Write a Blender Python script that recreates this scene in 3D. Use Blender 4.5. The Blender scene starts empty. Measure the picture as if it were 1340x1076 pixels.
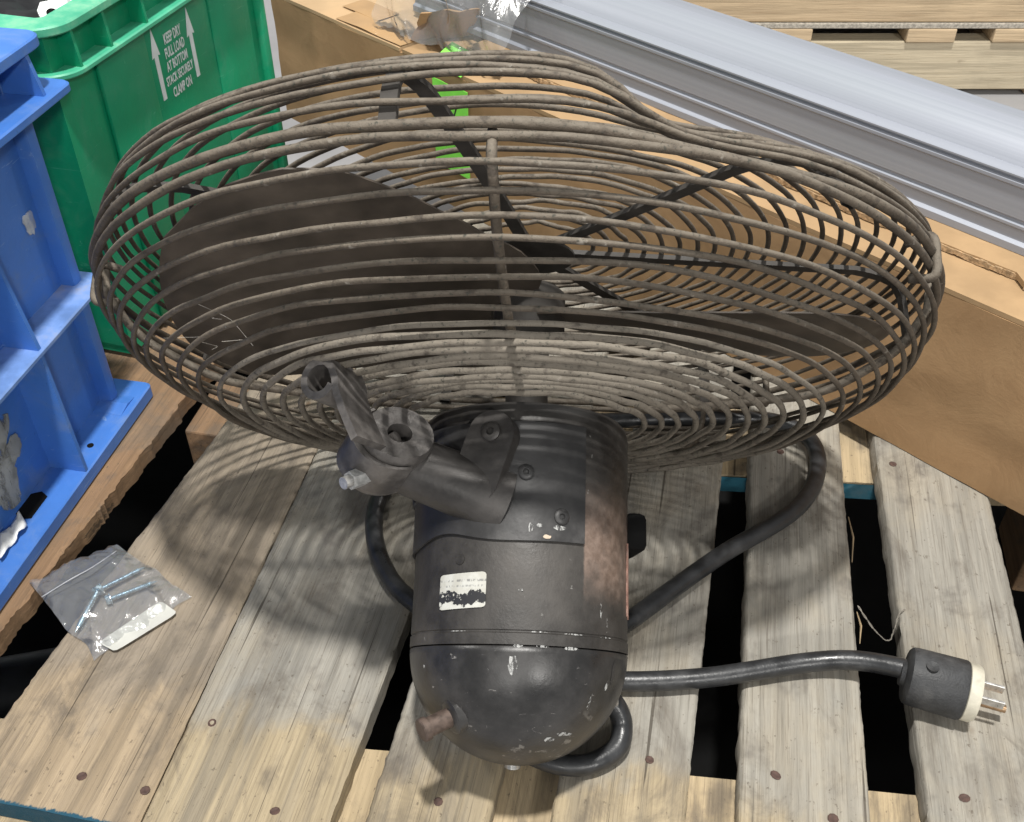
import bpy, math, random
from mathutils import Vector, Matrix, noise
R = math.radians
random.seed(7)
scene = bpy.context.scene
col = scene.collection

# ------------------------------------------------------------------ camera, world, lamps, exposure
cd = bpy.data.cameras.new('camera'); cam = bpy.data.objects.new('camera', cd); col.objects.link(cam)
cam.location = (0, 0, 0.6); cam.rotation_euler = (R(90 - 40.48), 0, 0)
cd.sensor_width = 36; cd.lens = 37.08; cd.clip_start = 0.01; cd.clip_end = 200
scene.camera = cam
w = bpy.data.worlds.new('World'); scene.world = w; w.use_nodes = True
w.node_tree.nodes['Background'].inputs[0].default_value = (0.93, 0.97, 1.0, 1)
w.node_tree.nodes['Background'].inputs[1].default_value = 0.29
def lamp(name, loc, target, size, power, color=(1.0, 0.975, 0.93)):
    l = bpy.data.lights.new(name, 'AREA'); l.shape = 'DISK'; l.size = size; l.energy = power; l.color = color
    o = bpy.data.objects.new(name, l); col.objects.link(o); o.location = loc
    o.rotation_euler = (Vector(target) - Vector(loc)).to_track_quat('-Z', 'Y').to_euler()
lamp('high_bay_lamp', (0.12, 0.08, 4.2), (0, 0.6, 0), 0.25, 182)
lamp('high_bay_lamp', (2.4, -5.2, 3.6), (0, 0.5, 0), 0.5, 120)
lamp('high_bay_lamp', (-1.2, -6.0, 3.6), (0, 0.5, 0), 0.5, 80)
lamp('high_bay_lamp', (-4.2, 2.6, 4.2), (0, 0.6, 0), 0.5, 60)
lamp('high_bay_lamp', (4.4, 4.6, 4.2), (0, 0.6, 0), 0.5, 60)
scene.view_settings.view_transform = 'Standard'; scene.view_settings.look = 'None'
scene.view_settings.exposure = 0.40; scene.view_settings.gamma = 1.0
scene.view_settings.use_curve_mapping = False
scene.render.engine = 'CYCLES'
scene.cycles.use_denoising = True
scene.cycles.max_bounces = 8; scene.cycles.transparent_max_bounces = 16

# ------------------------------------------------------------------ helpers
W = {}
def thing(name, label, cat, M=None, group=None):
    o = bpy.data.objects.new(name, None); col.objects.link(o); o.empty_display_size = 0.03
    M = M or Matrix(); o.matrix_basis = M; W[o] = M.copy()
    o['label'] = label; o['category'] = cat
    if group: o['group'] = group
    return o
def put(name, me, mat, parent=None, M=None, label=None, cat=None, group=None, kind=None):
    o = bpy.data.objects.new(name, me); col.objects.link(o)
    M = M or (W[parent] if parent else Matrix()); W[o] = M.copy()
    if parent is not None:
        o.parent = parent; o.matrix_basis = W[parent].inverted() @ M
    else:
        o.matrix_basis = M
    if mat is not None and not me.materials: me.materials.append(mat)
    if label: o['label'] = label
    if cat: o['category'] = cat
    if group: o['group'] = group
    if kind: o['kind'] = kind
    return o
def mesh(name, V, F, smooth=False, sharp=None):
    me = bpy.data.meshes.new(name); me.from_pydata([tuple(v) for v in V], [], [tuple(f) for f in F]); me.update()
    import bmesh
    bm = bmesh.new(); bm.from_mesh(me); bmesh.ops.recalc_face_normals(bm, faces=bm.faces); bm.to_mesh(me); bm.free()
    if smooth:
        me.polygons.foreach_set('use_smooth', [True] * len(me.polygons))
        if sharp: me.set_sharp_from_angle(angle=R(sharp))
    return me
class MB:
    def __init__(s): s.V = []; s.F = []
    def add(s, V, F):
        k = len(s.V); s.V += [Vector(v) for v in V]; s.F += [tuple(i + k for i in f) for f in F]; return s
    def box(s, x0, x1, y0, y1, z0, z1, b=0.0):
        if b <= 0:
            V = [(x, y, z) for z in (z0, z1) for y in (y0, y1) for x in (x0, x1)]
            return s.add(V, [(0, 2, 3, 1), (4, 5, 7, 6), (0, 1, 5, 4), (2, 6, 7, 3), (0, 4, 6, 2), (1, 3, 7, 5)])
        import bmesh
        bm = bmesh.new(); bmesh.ops.create_cube(bm, size=1)
        for v in bm.verts:
            v.co = Vector(((x0 + x1) / 2 + v.co.x * (x1 - x0), (y0 + y1) / 2 + v.co.y * (y1 - y0), (z0 + z1) / 2 + v.co.z * (z1 - z0)))
        bmesh.ops.bevel(bm, geom=list(bm.edges), offset=b, segments=2, affect='EDGES', profile=0.5)
        bm.verts.index_update()
        s.add([v.co.copy() for v in bm.verts], [[v.index for v in f.verts] for f in bm.faces]); bm.free(); return s
    def prism(s, poly, lo, hi, ax=2):
        n = len(poly)
        def P(p, h):
            return (p[0], p[1], h) if ax == 2 else ((h, p[0], p[1]) if ax == 0 else (p[0], h, p[1]))
        V = [P(p, lo) for p in poly] + [P(p, hi) for p in poly]
        F = [tuple(range(n)), tuple(range(2 * n - 1, n - 1, -1))] + [(i, (i + 1) % n, n + (i + 1) % n, n + i) for i in range(n)]
        return s.add(V, F)
    def lathe(s, prof, n=64, cap0=True, cap1=True):
        V = []; F = []
        for r, z in prof:
            V += [(r * math.cos(2 * math.pi * i / n), r * math.sin(2 * math.pi * i / n), z) for i in range(n)]
        for k in range(len(prof) - 1):
            F += [(k * n + i, k * n + (i + 1) % n, (k + 1) * n + (i + 1) % n, (k + 1) * n + i) for i in range(n)]
        if cap0: F.append(tuple(range(n - 1, -1, -1)))
        if cap1: F.append(tuple(range((len(prof) - 1) * n, len(prof) * n)))
        return s.add(V, F)
    def tube(s, pts, rad, sides=8, closed=False, cap=True):
        pts = [Vector(p) for p in pts]; n = len(pts); V = []; F = []
        rr = rad if isinstance(rad, (list, tuple)) else [rad] * n
        def tan(i):
            a = pts[(i - 1) % n] if (closed or i > 0) else pts[i]; b = pts[(i + 1) % n] if (closed or i < n - 1) else pts[i]
            return (b - a).normalized()
        t = tan(0); u = t.orthogonal().normalized(); frames = []
        for i in range(n):
            t2 = tan(i); q = t.rotation_difference(t2); u = q @ u; u = (u - t2 * u.dot(t2)).normalized(); t = t2
            frames.append((u.copy(), t.cross(u)))
        tw = 0
        if closed:
            q = tan(n - 1).rotation_difference(tan(0)); ue = q @ frames[-1][0]
            tw = math.atan2(ue.dot(frames[0][1]), ue.dot(frames[0][0]))
        for i in range(n):
            u, v = frames[i]
            for k in range(sides):
                a = 2 * math.pi * k / sides - tw * i / n
                V.append(pts[i] + (u * math.cos(a) + v * math.sin(a)) * rr[i])
        m = n if closed else n - 1
        for i in range(m):
            j = (i + 1) % n
            F += [(i * sides + k, i * sides + (k + 1) % sides, j * sides + (k + 1) % sides, j * sides + k) for k in range(sides)]
        if not closed and cap:
            F += [tuple(range(sides - 1, -1, -1)), tuple(range((n - 1) * sides, n * sides))]
        return s.add(V, F)
    def cyl(s, p, q, r, n=20, r2=None):
        return s.tube([p, q], [r, r if r2 is None else r2], n)
    def mesh(s, name, smooth=False, sharp=None): return mesh(name, s.V, s.F, smooth, sharp)
def frame(o, x, y, z):
    x, y, z = Vector(x).normalized(), Vector(y).normalized(), Vector(z).normalized()
    return Matrix(((x.x, y.x, z.x, o[0]), (x.y, y.y, z.y, o[1]), (x.z, y.z, z.z, o[2]), (0, 0, 0, 1)))
def spline(pts, per=10):
    P = [Vector(p) for p in pts]; out = []
    for i in range(len(P) - 1):
        p0 = P[max(i - 1, 0)]; p1 = P[i]; p2 = P[i + 1]; p3 = P[min(i + 2, len(P) - 1)]
        for k in range(per):
            t = k / per
            out.append(0.5 * ((2 * p1) + (p2 - p0) * t + (2 * p0 - 5 * p1 + 4 * p2 - p3) * t * t + (3 * p1 - p0 - 3 * p2 + p3) * t ** 3))
    out.append(P[-1]); return out
def nz(x, y=0.0, z=0.0): return noise.noise(Vector((x, y, z)))

# ------------------------------------------------------------------ materials
class N:
    def __init__(s, name):
        s.m = bpy.data.materials.new(name); s.m.use_nodes = True; s.t = s.m.node_tree; s.t.nodes.clear()
        s.out = s.t.nodes.new('ShaderNodeOutputMaterial'); s.b = s.t.nodes.new('ShaderNodeBsdfPrincipled')
        s.t.links.new(s.b.outputs[0], s.out.inputs[0]); s.tc = s.t.nodes.new('ShaderNodeTexCoord')
        s.oi = s.t.nodes.new('ShaderNodeObjectInfo')
    def l(s, a, b): s.t.links.new(a, b)
    def setin(s, sock, v):
        if hasattr(v, 'node'): s.l(v, sock)
        else: sock.default_value = v
    def math(s, op, a, b=0.0, clamp=False):
        n = s.t.nodes.new('ShaderNodeMath'); n.operation = op; n.use_clamp = clamp
        s.setin(n.inputs[0], a); s.setin(n.inputs[1], b); return n.outputs[0]
    def coord(s, scale=(1, 1, 1), rnd=0.0):
        n = s.t.nodes.new('ShaderNodeMapping'); s.l(s.tc.outputs['Object'], n.inputs[0]); n.inputs['Scale'].default_value = scale
        if rnd:
            c = s.t.nodes.new('ShaderNodeCombineXYZ')
            for i, k in enumerate((rnd, rnd * 1.7, rnd * 0.6)): s.l(s.math('MULTIPLY', s.oi.outputs['Random'], k), c.inputs[i])
            s.l(c.outputs[0], n.inputs['Location'])
        return n.outputs[0]
    def noise(s, scale, detail=4, rough=0.55, vec=None, dist=0.0):
        n = s.t.nodes.new('ShaderNodeTexNoise'); n.inputs['Scale'].default_value = scale; n.inputs['Detail'].default_value = detail
        n.inputs['Roughness'].default_value = rough; n.inputs['Distortion'].default_value = dist
        s.l(vec or s.tc.outputs['Object'], n.inputs['Vector']); return n.outputs[0]
    def ramp(s, v, lo, hi, a=0.0, b=1.0):
        n = s.t.nodes.new('ShaderNodeMapRange'); s.setin(n.inputs[0], v)
        n.inputs[1].default_value = lo; n.inputs[2].default_value = hi; n.inputs[3].default_value = a; n.inputs[4].default_value = b
        n.interpolation_type = 'SMOOTHSTEP'; return n.outputs[0]
    def mix(s, f, a, b):
        n = s.t.nodes.new('ShaderNodeMix'); n.data_type = 'RGBA'; s.setin(n.inputs[0], f)
        for i, v in ((6, a), (7, b)):
            if hasattr(v, 'node'): s.l(v, n.inputs[i])
            else: n.inputs[i].default_value = (*v, 1) if len(v) == 3 else v
        return n.outputs[2]
    def xyz(s):
        n = s.t.nodes.new('ShaderNodeSeparateXYZ'); s.l(s.tc.outputs['Object'], n.inputs[0]); return n.outputs
    def bump(s, h, strength=0.3, dist=0.001):
        n = s.t.nodes.new('ShaderNodeBump'); n.inputs['Strength'].default_value = strength; n.inputs['Distance'].default_value = dist
        s.l(h, n.inputs['Height']); s.l(n.outputs[0], s.b.inputs['Normal'])
    def fin(s, color, rough=0.5, metal=0.0, spec=0.5):
        if hasattr(color, 'node'): s.l(color, s.b.inputs['Base Color'])
        else: s.b.inputs['Base Color'].default_value = (*color, 1)
        s.setin(s.b.inputs['Roughness'], rough); s.setin(s.b.inputs['Metallic'], metal); s.b.inputs['Specular IOR Level'].default_value = spec
        return s.m

def m_wood(name, fresh, dirty, fresh_y=None, amount=1.0, blue=True, dark=(0.09, 0.07, 0.05), along='y', clean=False):
    n = N(name); x, y, z = n.xyz()
    ax = (lambda a, b, c: (a, b, c)) if along == 'y' else (lambda a, b, c: (b, a, c))
    g = n.noise(1.0, 6, 0.62, n.coord(ax(150, 5, 150), 9.0), 0.7)
    g2 = n.noise(1.0, 5, 0.6, n.coord(ax(520, 16, 520), 5.0))
    big = n.noise(1.0, 5, 0.6, n.coord(ax(16, 9, 16), 7.0), 0.4)
    speck = n.noise(1.0, 3, 0.7, n.coord((260, 170, 260), 3.0))
    fine = n.noise(1.0, 4, 0.7, n.coord(ax(900, 16, 900), 4.0)); streak = n.noise(1.0, 4, 0.6, n.coord(ax(55, 2.0, 55), 6.0), 0.4); smear = n.noise(1.0, 6, 0.7, n.coord(ax(22, 13, 22), 2.5), 0.8)
    c = n.mix(n.ramp(g, 0.36, 0.66), fresh, tuple(k * 0.72 for k in fresh))
    d = n.mix(n.ramp(g, 0.33, 0.68), dirty, tuple(k * 0.74 for k in dirty))
    d = n.mix(n.ramp(big, 0.42, 0.66, 0, 0.55), d, tuple(0.45 * k + 0.5 * f for k, f in zip(dirty, fresh)))
    if fresh_y is not None:
        yy = n.math('ADD', y, n.math('MULTIPLY', n.math('SUBTRACT', big, 0.5), 0.16))
        msk = n.math('MULTIPLY', n.ramp(yy, fresh_y - 0.012, fresh_y + 0.02), amount)
    else:
        msk = n.math('MULTIPLY', n.ramp(big, 0.35, 0.6), amount)
    c = n.mix(msk, c, d)
    c = n.mix(n.ramp(streak, 0.45, 0.70, 0, 0.15 if clean else 0.5), c, tuple(0.42 * k for k in dirty))
    c = n.mix(n.ramp(smear, 0.48, 0.68, 0, 0.08 if clean else 0.55), c, (0.115, 0.098, 0.08))
    c = n.mix(n.ramp(fine, 0.50, 0.72, 0, 0.15 if clean else 0.5), c, dark)
    c = n.mix(n.ramp(g2, 0.55, 0.78, 0, 0.45), c, dark)
    c = n.mix(n.ramp(speck, 0.62, 0.72, 0, 0.1 if clean else 0.65), c, dark)
    stain = n.noise(1.0, 4, 0.6, n.coord((30, 22, 30), 11.0))
    c = n.mix(n.ramp(stain, 0.56, 0.74, 0, 0.0 if clean else 0.55), c, (0.085, 0.075, 0.068))
    crack = n.noise(1.0, 3, 0.5, n.coord(ax(260, 2.2, 260), 13.0), 0.3)
    c = n.mix(n.ramp(crack, 0.665, 0.70, 0, 0.15 if clean else 0.75), c, tuple(k * 0.5 for k in dark))
    knot = n.noise(1.0, 2, 0.5, n.coord(ax(34, 20, 34), 17.0))
    c = n.mix(n.ramp(knot, 0.74, 0.80, 0, 0.7), c, (0.11, 0.065, 0.035))
    if blue:
        bl = n.math('SUBTRACT', 1.0, n.ramp(n.math('ADD', y, n.math('MULTIPLY', n.math('SUBTRACT', speck, 0.5), 0.006)), -0.0052, -0.0038))
        c = n.mix(bl, c, (0.018, 0.075, 0.115))
    n.bump(n.math('ADD', n.math('ADD', n.math('MULTIPLY', g, 0.8), n.math('MULTIPLY', g2, 0.5)), n.math('MULTIPLY', fine, 0.5)), 0.7, 0.0015)
    return n.fin(c, n.ramp(g, 0.3, 0.7, 0.68, 0.88), spec=0.3)
W_PALLET = m_wood('weathered_board', (0.42, 0.34, 0.22), (0.33, 0.317, 0.283), 0.075, 0.92)
W_PALLET_B = m_wood('beige_board', (0.40, 0.31, 0.205), (0.305, 0.26, 0.205), 0.08, 0.85)
W_RAW = m_wood('raw_wood', (0.50, 0.37, 0.21), (0.36, 0.28, 0.19), None, 0.5, False)
W_BROWN = m_wood('brown_splintered_wood', (0.30, 0.19, 0.105), (0.20, 0.12, 0.07), None, 0.7, False)
W_PINE = m_wood('clean_pine', (0.60, 0.46, 0.295), (0.53, 0.40, 0.26), None, 0.35, False, (0.28, 0.17, 0.09), 'x', True)
W_PINE_W = m_wood('yellow_pine', (0.58, 0.50, 0.36), (0.52, 0.44, 0.31), None, 0.35, False, (0.33, 0.23, 0.13), 'x', True)

def m_plain(name, color, rough=0.5, metal=0.0, var=0.25, scale=40, bump=0.1, bscale=300, dirt=None, dirt_amt=0.5, spec=0.5):
    n = N(name); a = n.noise(scale, 5, 0.6); b = n.noise(bscale, 3, 0.5)
    c = n.mix(n.ramp(a, 0.3, 0.7), tuple(k * (1 - var) for k in color), tuple(min(1, k * (1 + var)) for k in color))
    if dirt: c = n.mix(n.ramp(n.noise(scale * 0.5, 6, 0.7), 0.5, 0.72, 0, dirt_amt), c, dirt)
    n.bump(b, bump, 0.0006)
    return n.fin(c, n.ramp(a, 0.25, 0.75, max(0.02, rough - 0.1), min(1, rough + 0.1)), metal, spec)
def m_guard(nm, extra):
    n = N(nm); a = n.noise(28, 5, 0.65); b = n.noise(420, 4, 0.65); f = n.noise(130, 4, 0.6)
    g = n.t.nodes.new('ShaderNodeNewGeometry'); sx = n.t.nodes.new('ShaderNodeSeparateXYZ'); n.l(g.outputs['Normal'], sx.inputs[0])
    c = n.mix(n.ramp(a, 0.3, 0.7), (0.066, 0.052, 0.039), (0.122, 0.099, 0.075))
    dust = n.math('MULTIPLY', n.ramp(sx.outputs[2], 0.15, 0.95), n.ramp(f, 0.32, 0.62, 0.35, 0.9))
    c = n.mix(dust, c, (0.170, 0.146, 0.116))
    if extra: c = n.mix(n.ramp(a, 0.3, 0.7, extra * 0.8, extra * 1.3), c, (0.225, 0.200, 0.164))
    c = n.mix(n.ramp(f, 0.30, 0.44, 0.7, 0), c, (0.05, 0.04, 0.032))
    c = n.mix(n.ramp(b, 0.56, 0.68, 0, 0.85), c, (0.045, 0.045, 0.036))
    c = n.mix(n.ramp(f, 0.64, 0.74, 0, 0.45), c, (0.36, 0.33, 0.285))
    n.bump(n.math('ADD', b, n.math('MULTIPLY', f, 1.5)), 0.6, 0.0012)
    return n.fin(c, 0.72, 0.0, 0.35)
GUARD = m_guard('dusty_bare_wire', 0.0); GUARD_D = m_guard('dusted_shade_lifted_wire', 0.55)  # inner-ring copy: dust, plus colour lightened against shade from the upper rings
BAR = m_plain('dark_flat_bar', (0.042, 0.037, 0.032), 0.7, 0, 0.3, 60, 0.3)
BLADE = m_plain('grimy_blade_metal', (0.076, 0.060, 0.046), 0.55, 0.1, 0.45, 14, 0.15, 200, (0.135, 0.11, 0.088), 0.8)
def m_motor():
    n = N('worn_black_motor_paint'); x, y, z = n.xyz()
    a = n.noise(22, 6, 0.65); b = n.noise(160, 4, 0.6); f = n.noise(380, 3, 0.6)
    c = n.mix(n.ramp(a, 0.32, 0.68), (0.017, 0.0155, 0.0145), (0.050, 0.046, 0.042))
    c = n.mix(n.ramp(n.noise(9, 5, 0.65), 0.48, 0.7, 0, 0.55), c, (0.095, 0.086, 0.077))
    # bare rust-brown side panel to the right of the cover plate
    ang = n.math('ARCTAN2', x, y)
    wob = n.math('MULTIPLY', n.math('SUBTRACT', n.noise(34, 4, 0.6), 0.5), 0.03)
    zz = n.math('ADD', z, wob)
    ang = n.math('ADD', ang, n.math('MULTIPLY', n.math('SUBTRACT', n.noise(60, 5, 0.7), 0.5), 0.06))
    rm = n.math('MULTIPLY', n.ramp(ang, 0.575, 0.605), n.math('MULTIPLY', n.ramp(zz, 0.020, 0.045), n.math('SUBTRACT', 1.0, n.ramp(zz, 0.066, 0.100))))
    c = n.mix(n.math('MULTIPLY', rm, n.ramp(n.noise(70, 5, 0.7), 0.28, 0.60, 0.5, 0.95)), c, n.mix(n.ramp(b, 0.3, 0.7), (0.15, 0.105, 0.082), (0.25, 0.185, 0.15)))
    c = n.mix(n.ramp(b, 0.70, 0.76, 0, 0.5), c, (0.33, 0.32, 0.30))
    n.bump(n.math('ADD', b, f), 0.25, 0.0008)
    return n.fin(c, n.ramp(a, 0.3, 0.7, 0.38, 0.62), 0.1, 0.5)
MOTOR = m_motor()
def m_dome():
    n = N('scuffed_black_dome_paint'); a = n.noise(26, 6, 0.65); b = n.noise(170, 4, 0.65); x, y, z = n.xyz()
    c = n.mix(n.ramp(a, 0.32, 0.68), (0.018, 0.0175, 0.0175), (0.048, 0.046, 0.045))
    sc = n.noise(1.0, 5, 0.7, n.coord((60, 60, 260)), 1.2)
    c = n.mix(n.ramp(sc, 0.66, 0.70, 0, 0.6), c, (0.30, 0.285, 0.27))
    c = n.mix(n.math('MULTIPLY', n.ramp(n.noise(45, 5, 0.7), 0.60, 0.64, 0, 0.6), n.ramp(z, -0.045, -0.03, 0.7, 0.0)), c, (0.34, 0.32, 0.29))
    n.bump(b, 0.22, 0.0008)
    return n.fin(c, n.ramp(a, 0.3, 0.7, 0.27, 0.45), 0.1, 0.5)
DOME = m_dome()
PLATE = m_plain('grey_painted_plate', (0.038, 0.037, 0.037), 0.45, 0.15, 0.35, 26, 0.2, 260, (0.15, 0.145, 0.14), 0.45)
ARM = m_plain('worn_cast_arm', (0.050, 0.046, 0.043), 0.46, 0.25, 0.35, 40, 0.35, 260, (0.11, 0.10, 0.095), 0.3)
ARM_WORN = m_plain('rubbed_cast_metal', (0.125, 0.115, 0.108), 0.42, 0.4, 0.3, 70, 0.4, 300, (0.24, 0.225, 0.21), 0.35)
STEEL = m_plain('bright_bolt_steel', (0.55, 0.54, 0.52), 0.35, 0.7, 0.25, 200)
RUSTY = m_plain('rusty_pin', (0.095, 0.068, 0.055), 0.6, 0.3, 0.35, 200, 0.4)
def ragged(m, scale, lo, hi):
    t = m.node_tree; o = next(n for n in t.nodes if n.type == 'OUTPUT_MATERIAL'); b = next(n for n in t.nodes if n.type == 'BSDF_PRINCIPLED')
    tc = next(n for n in t.nodes if n.type == 'TEX_COORD'); mp_ = t.nodes.new('ShaderNodeMapping'); mp_.inputs['Scale'].default_value = (1, 1, 0.35); t.links.new(tc.outputs['Object'], mp_.inputs[0])
    no = t.nodes.new('ShaderNodeTexNoise'); no.inputs['Scale'].default_value = scale; no.inputs['Detail'].default_value = 6; no.inputs['Roughness'].default_value = 0.7; t.links.new(mp_.outputs[0], no.inputs['Vector'])
    mr = t.nodes.new('ShaderNodeMapRange'); mr.inputs[1].default_value = lo; mr.inputs[2].default_value = hi; t.links.new(no.outputs[0], mr.inputs[0]); t.links.new(mr.outputs[0], b.inputs['Alpha'])
    return m
CHIP = m_plain('chipped_white_paint', (0.34, 0.34, 0.33), 0.6, 0, 0.3, 300)
FLAKE = ragged(m_plain('flaked_paint_edge', (0.36, 0.36, 0.35), 0.6, 0, 0.3, 300), 420, 0.46, 0.54)
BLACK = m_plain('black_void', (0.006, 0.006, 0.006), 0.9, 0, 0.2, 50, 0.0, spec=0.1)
RUBBER = m_plain('black_rubber_cord', (0.028, 0.029, 0.031), 0.36, 0, 0.3, 60, 0.25, 500, (0.07, 0.07, 0.07), 0.4)
PLUGB = m_plain('black_plug_body', (0.03, 0.031, 0.033), 0.6, 0, 0.3, 90, 0.5, 700, (0.08, 0.078, 0.075), 0.5)
PLUGW = m_plain('dirty_white_plug_face', (0.52, 0.49, 0.40), 0.5, 0, 0.2, 80, 0.2, 300, (0.22, 0.17, 0.11), 0.75)
BRASS = m_plain('tarnished_brass', (0.34, 0.23, 0.14), 0.4, 0.8, 0.25, 200)
def m_nameplate():
    n = N('name_plate_print'); x, y, z = n.xyz()
    c = n.mix(n.ramp(n.noise(120, 4, 0.6), 0.35, 0.7), (0.46, 0.45, 0.40), (0.56, 0.56, 0.52))
    wob = n.math('MULTIPLY', n.math('SUBTRACT', n.noise(150, 4, 0.6), 0.5), 0.014)
    zz = n.math('ADD', z, wob)
    m = n.math('MULTIPLY', n.ramp(zz, 0.0215, 0.0222), n.math('SUBTRACT', 1.0, n.ramp(zz, 0.0285, 0.0291)))
    m = n.math('MULTIPLY', m, n.ramp(n.noise(200, 3, 0.6), 0.38, 0.41))
    c = n.mix(m, c, (0.03, 0.03, 0.032))
    def row(z0, h):
        r = n.math('MULTIPLY', n.ramp(z, z0, z0 + 0.0003), n.math('SUBTRACT', 1.0, n.ramp(z, z0 + h, z0 + h + 0.0003)))
        return n.math('MULTIPLY', r, n.ramp(n.noise(1.0, 2, 0.5, n.coord((900, 900, 300))), 0.46, 0.58, 0, 0.7))
    c = n.mix(row(0.0345, 0.0013), c, (0.15, 0.15, 0.15)); c = n.mix(row(0.0315, 0.0011), c, (0.2, 0.2, 0.2))
    return n.fin(c, 0.4)
NAMEP = m_nameplate()
def m_card():
    n = N('brown_cardboard'); a = n.noise(9, 5, 0.6); d = n.noise(26, 6, 0.7, dist=0.6); b = n.noise(420, 4, 0.6)
    c = n.mix(n.ramp(a, 0.3, 0.7), (0.335, 0.205, 0.105), (0.40, 0.255, 0.135))
    c = n.mix(n.ramp(d, 0.5, 0.72, 0, 0.4), c, (0.26, 0.155, 0.078))
    c = n.mix(n.ramp(b, 0.6, 0.75, 0, 0.25), c, (0.46, 0.31, 0.18))
    n.bump(n.math('ADD', n.math('MULTIPLY', b, 0.2), n.math('MULTIPLY', d, 2.0)), 0.2, 0.0018)
    return n.fin(c, 0.8, spec=0.2)
CARD = m_card()
CARD_L = m_plain('lit_cardboard_top', (0.47, 0.325, 0.185), 0.7, 0, 0.12, 14, 0.2, 90, (0.42, 0.27, 0.14), 0.4, 0.3)  # left top flaps: the light falling there is put into this paler colour
CARD_E = m_plain('torn_corrugated_edge', (0.40, 0.28, 0.165), 0.85, 0, 0.45, 260, 0.9, 420, spec=0.2)
CARD_T = m_plain('shaded_cardboard_flap', (0.37, 0.245, 0.132), 0.75, 0, 0.14, 16, 0.25, 90, (0.28, 0.175, 0.09), 0.5, 0.25)  # right and inner flaps: darker copy with their shading put into the colour
TAPE = m_plain('shiny_brown_tape', (0.42, 0.26, 0.12), 0.16, 0, 0.12, 12, 0.35, 45)
def m_alu():
    n = N('brushed_grey_aluminium'); l = n.noise(1.0, 4, 0.6, n.coord((0.8, 500, 500))); a = n.noise(1.0, 3, 0.5, n.coord((2, 30, 30)))
    c = n.mix(n.ramp(l, 0.35, 0.65), (0.285, 0.302, 0.345), (0.31, 0.327, 0.37))
    c = n.mix(n.ramp(a, 0.4, 0.7, 0, 0.35), c, (0.255, 0.288, 0.305))
    n.bump(l, 0.08, 0.0004)
    return n.fin(c, n.ramp(l, 0.3, 0.7, 0.42, 0.52), 0.12, 0.4)
ALU = m_alu()
def m_crate(name, color, dusty, worn):
    n = N(name); a = n.noise(8, 5, 0.6); d = n.noise(24, 7, 0.75, dist=0.5); f = n.noise(300, 3, 0.6)
    c = n.mix(n.ramp(a, 0.3, 0.7), tuple(k * 0.86 for k in color), tuple(k * 1.1 for k in color))
    c = n.mix(n.ramp(d, 0.48, 0.75, 0, 0.6), c, dusty)
    for cs, k in (((22, 22, 330), 0.5), ((30, 260, 40), 0.4)):
        c = n.mix(n.ramp(n.noise(1.0, 4, 0.7, n.coord(cs), 0.9), 0.655, 0.70, 0, k), c, worn)
    c = n.mix(n.ramp(f, 0.66, 0.74, 0, 0.3), c, tuple(k * 0.4 for k in color))
    n.bump(n.math('ADD', f, n.math('MULTIPLY', d, 1.5)), 0.15, 0.0008)
    return n.fin(c, n.ramp(d, 0.35, 0.7, 0.36, 0.62), 0, 0.45)
BLUE = m_crate('blue_crate_plastic', (0.052, 0.165, 0.50), (0.14, 0.22, 0.40), (0.24, 0.36, 0.58))
BLUE_D = m_plain('dusty_blue_plastic', (0.13, 0.24, 0.52), 0.55, 0, 0.25, 30, 0.2, 160, (0.30, 0.31, 0.36), 0.75)
GREEN = m_crate('green_crate_plastic', (0.003, 0.26, 0.125), (0.055, 0.26, 0.15), (0.12, 0.42, 0.28))
GREEN_L = m_plain('rubbed_green_plastic', (0.06, 0.40, 0.24), 0.45, 0, 0.15, 22, 0.15, 160, (0.30, 0.48, 0.33), 0.7)
PRINT = m_plain('white_crate_print', (0.66, 0.72, 0.74), 0.55, 0, 0.08, 60, 0.0)
PAPER = m_plain('off_white_label', (0.50, 0.50, 0.46), 0.6, 0, 0.06, 40, 0.1)
NEON = m_plain('neon_green_label', (0.22, 0.72, 0.08), 0.6, 0, 0.08, 30, 0.1)
INK = m_plain('black_ink', (0.01, 0.015, 0.01), 0.6, 0, 0.1, 30, 0.0)
GRIME = m_plain('torn_label_residue', (0.27, 0.28, 0.27), 0.8, 0, 0.4, 60, 0.4, 200, (0.13, 0.15, 0.17), 0.6)
ragged(GRIME, 55, 0.44, 0.54)
YELLOW = m_plain('yellow_label', (0.62, 0.52, 0.08), 0.6, 0, 0.1, 40, 0.1)
ZINC = m_plain('blue_zinc_screw', (0.50, 0.62, 0.70), 0.3, 0.75, 0.2, 300)
CONC = m_plain('smooth_concrete', (0.30, 0.295, 0.30), 0.6, 0, 0.10, 3, 0.1, 60, (0.36, 0.35, 0.34), 0.4)
WHITE = m_plain('white_plastic', (0.72, 0.73, 0.72), 0.4, 0, 0.06, 40, 0.05)
PIPE = m_plain('dark_grey_pipe', (0.024, 0.026, 0.029), 0.5, 0, 0.2, 40)
NAIL = m_plain('rusty_nail', (0.085, 0.05, 0.04), 0.75, 0.2, 0.3, 300, 0.5)
FIBRE = m_plain('grey_fibre', (0.22, 0.20, 0.17), 0.9, 0, 0.2, 300)
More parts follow.
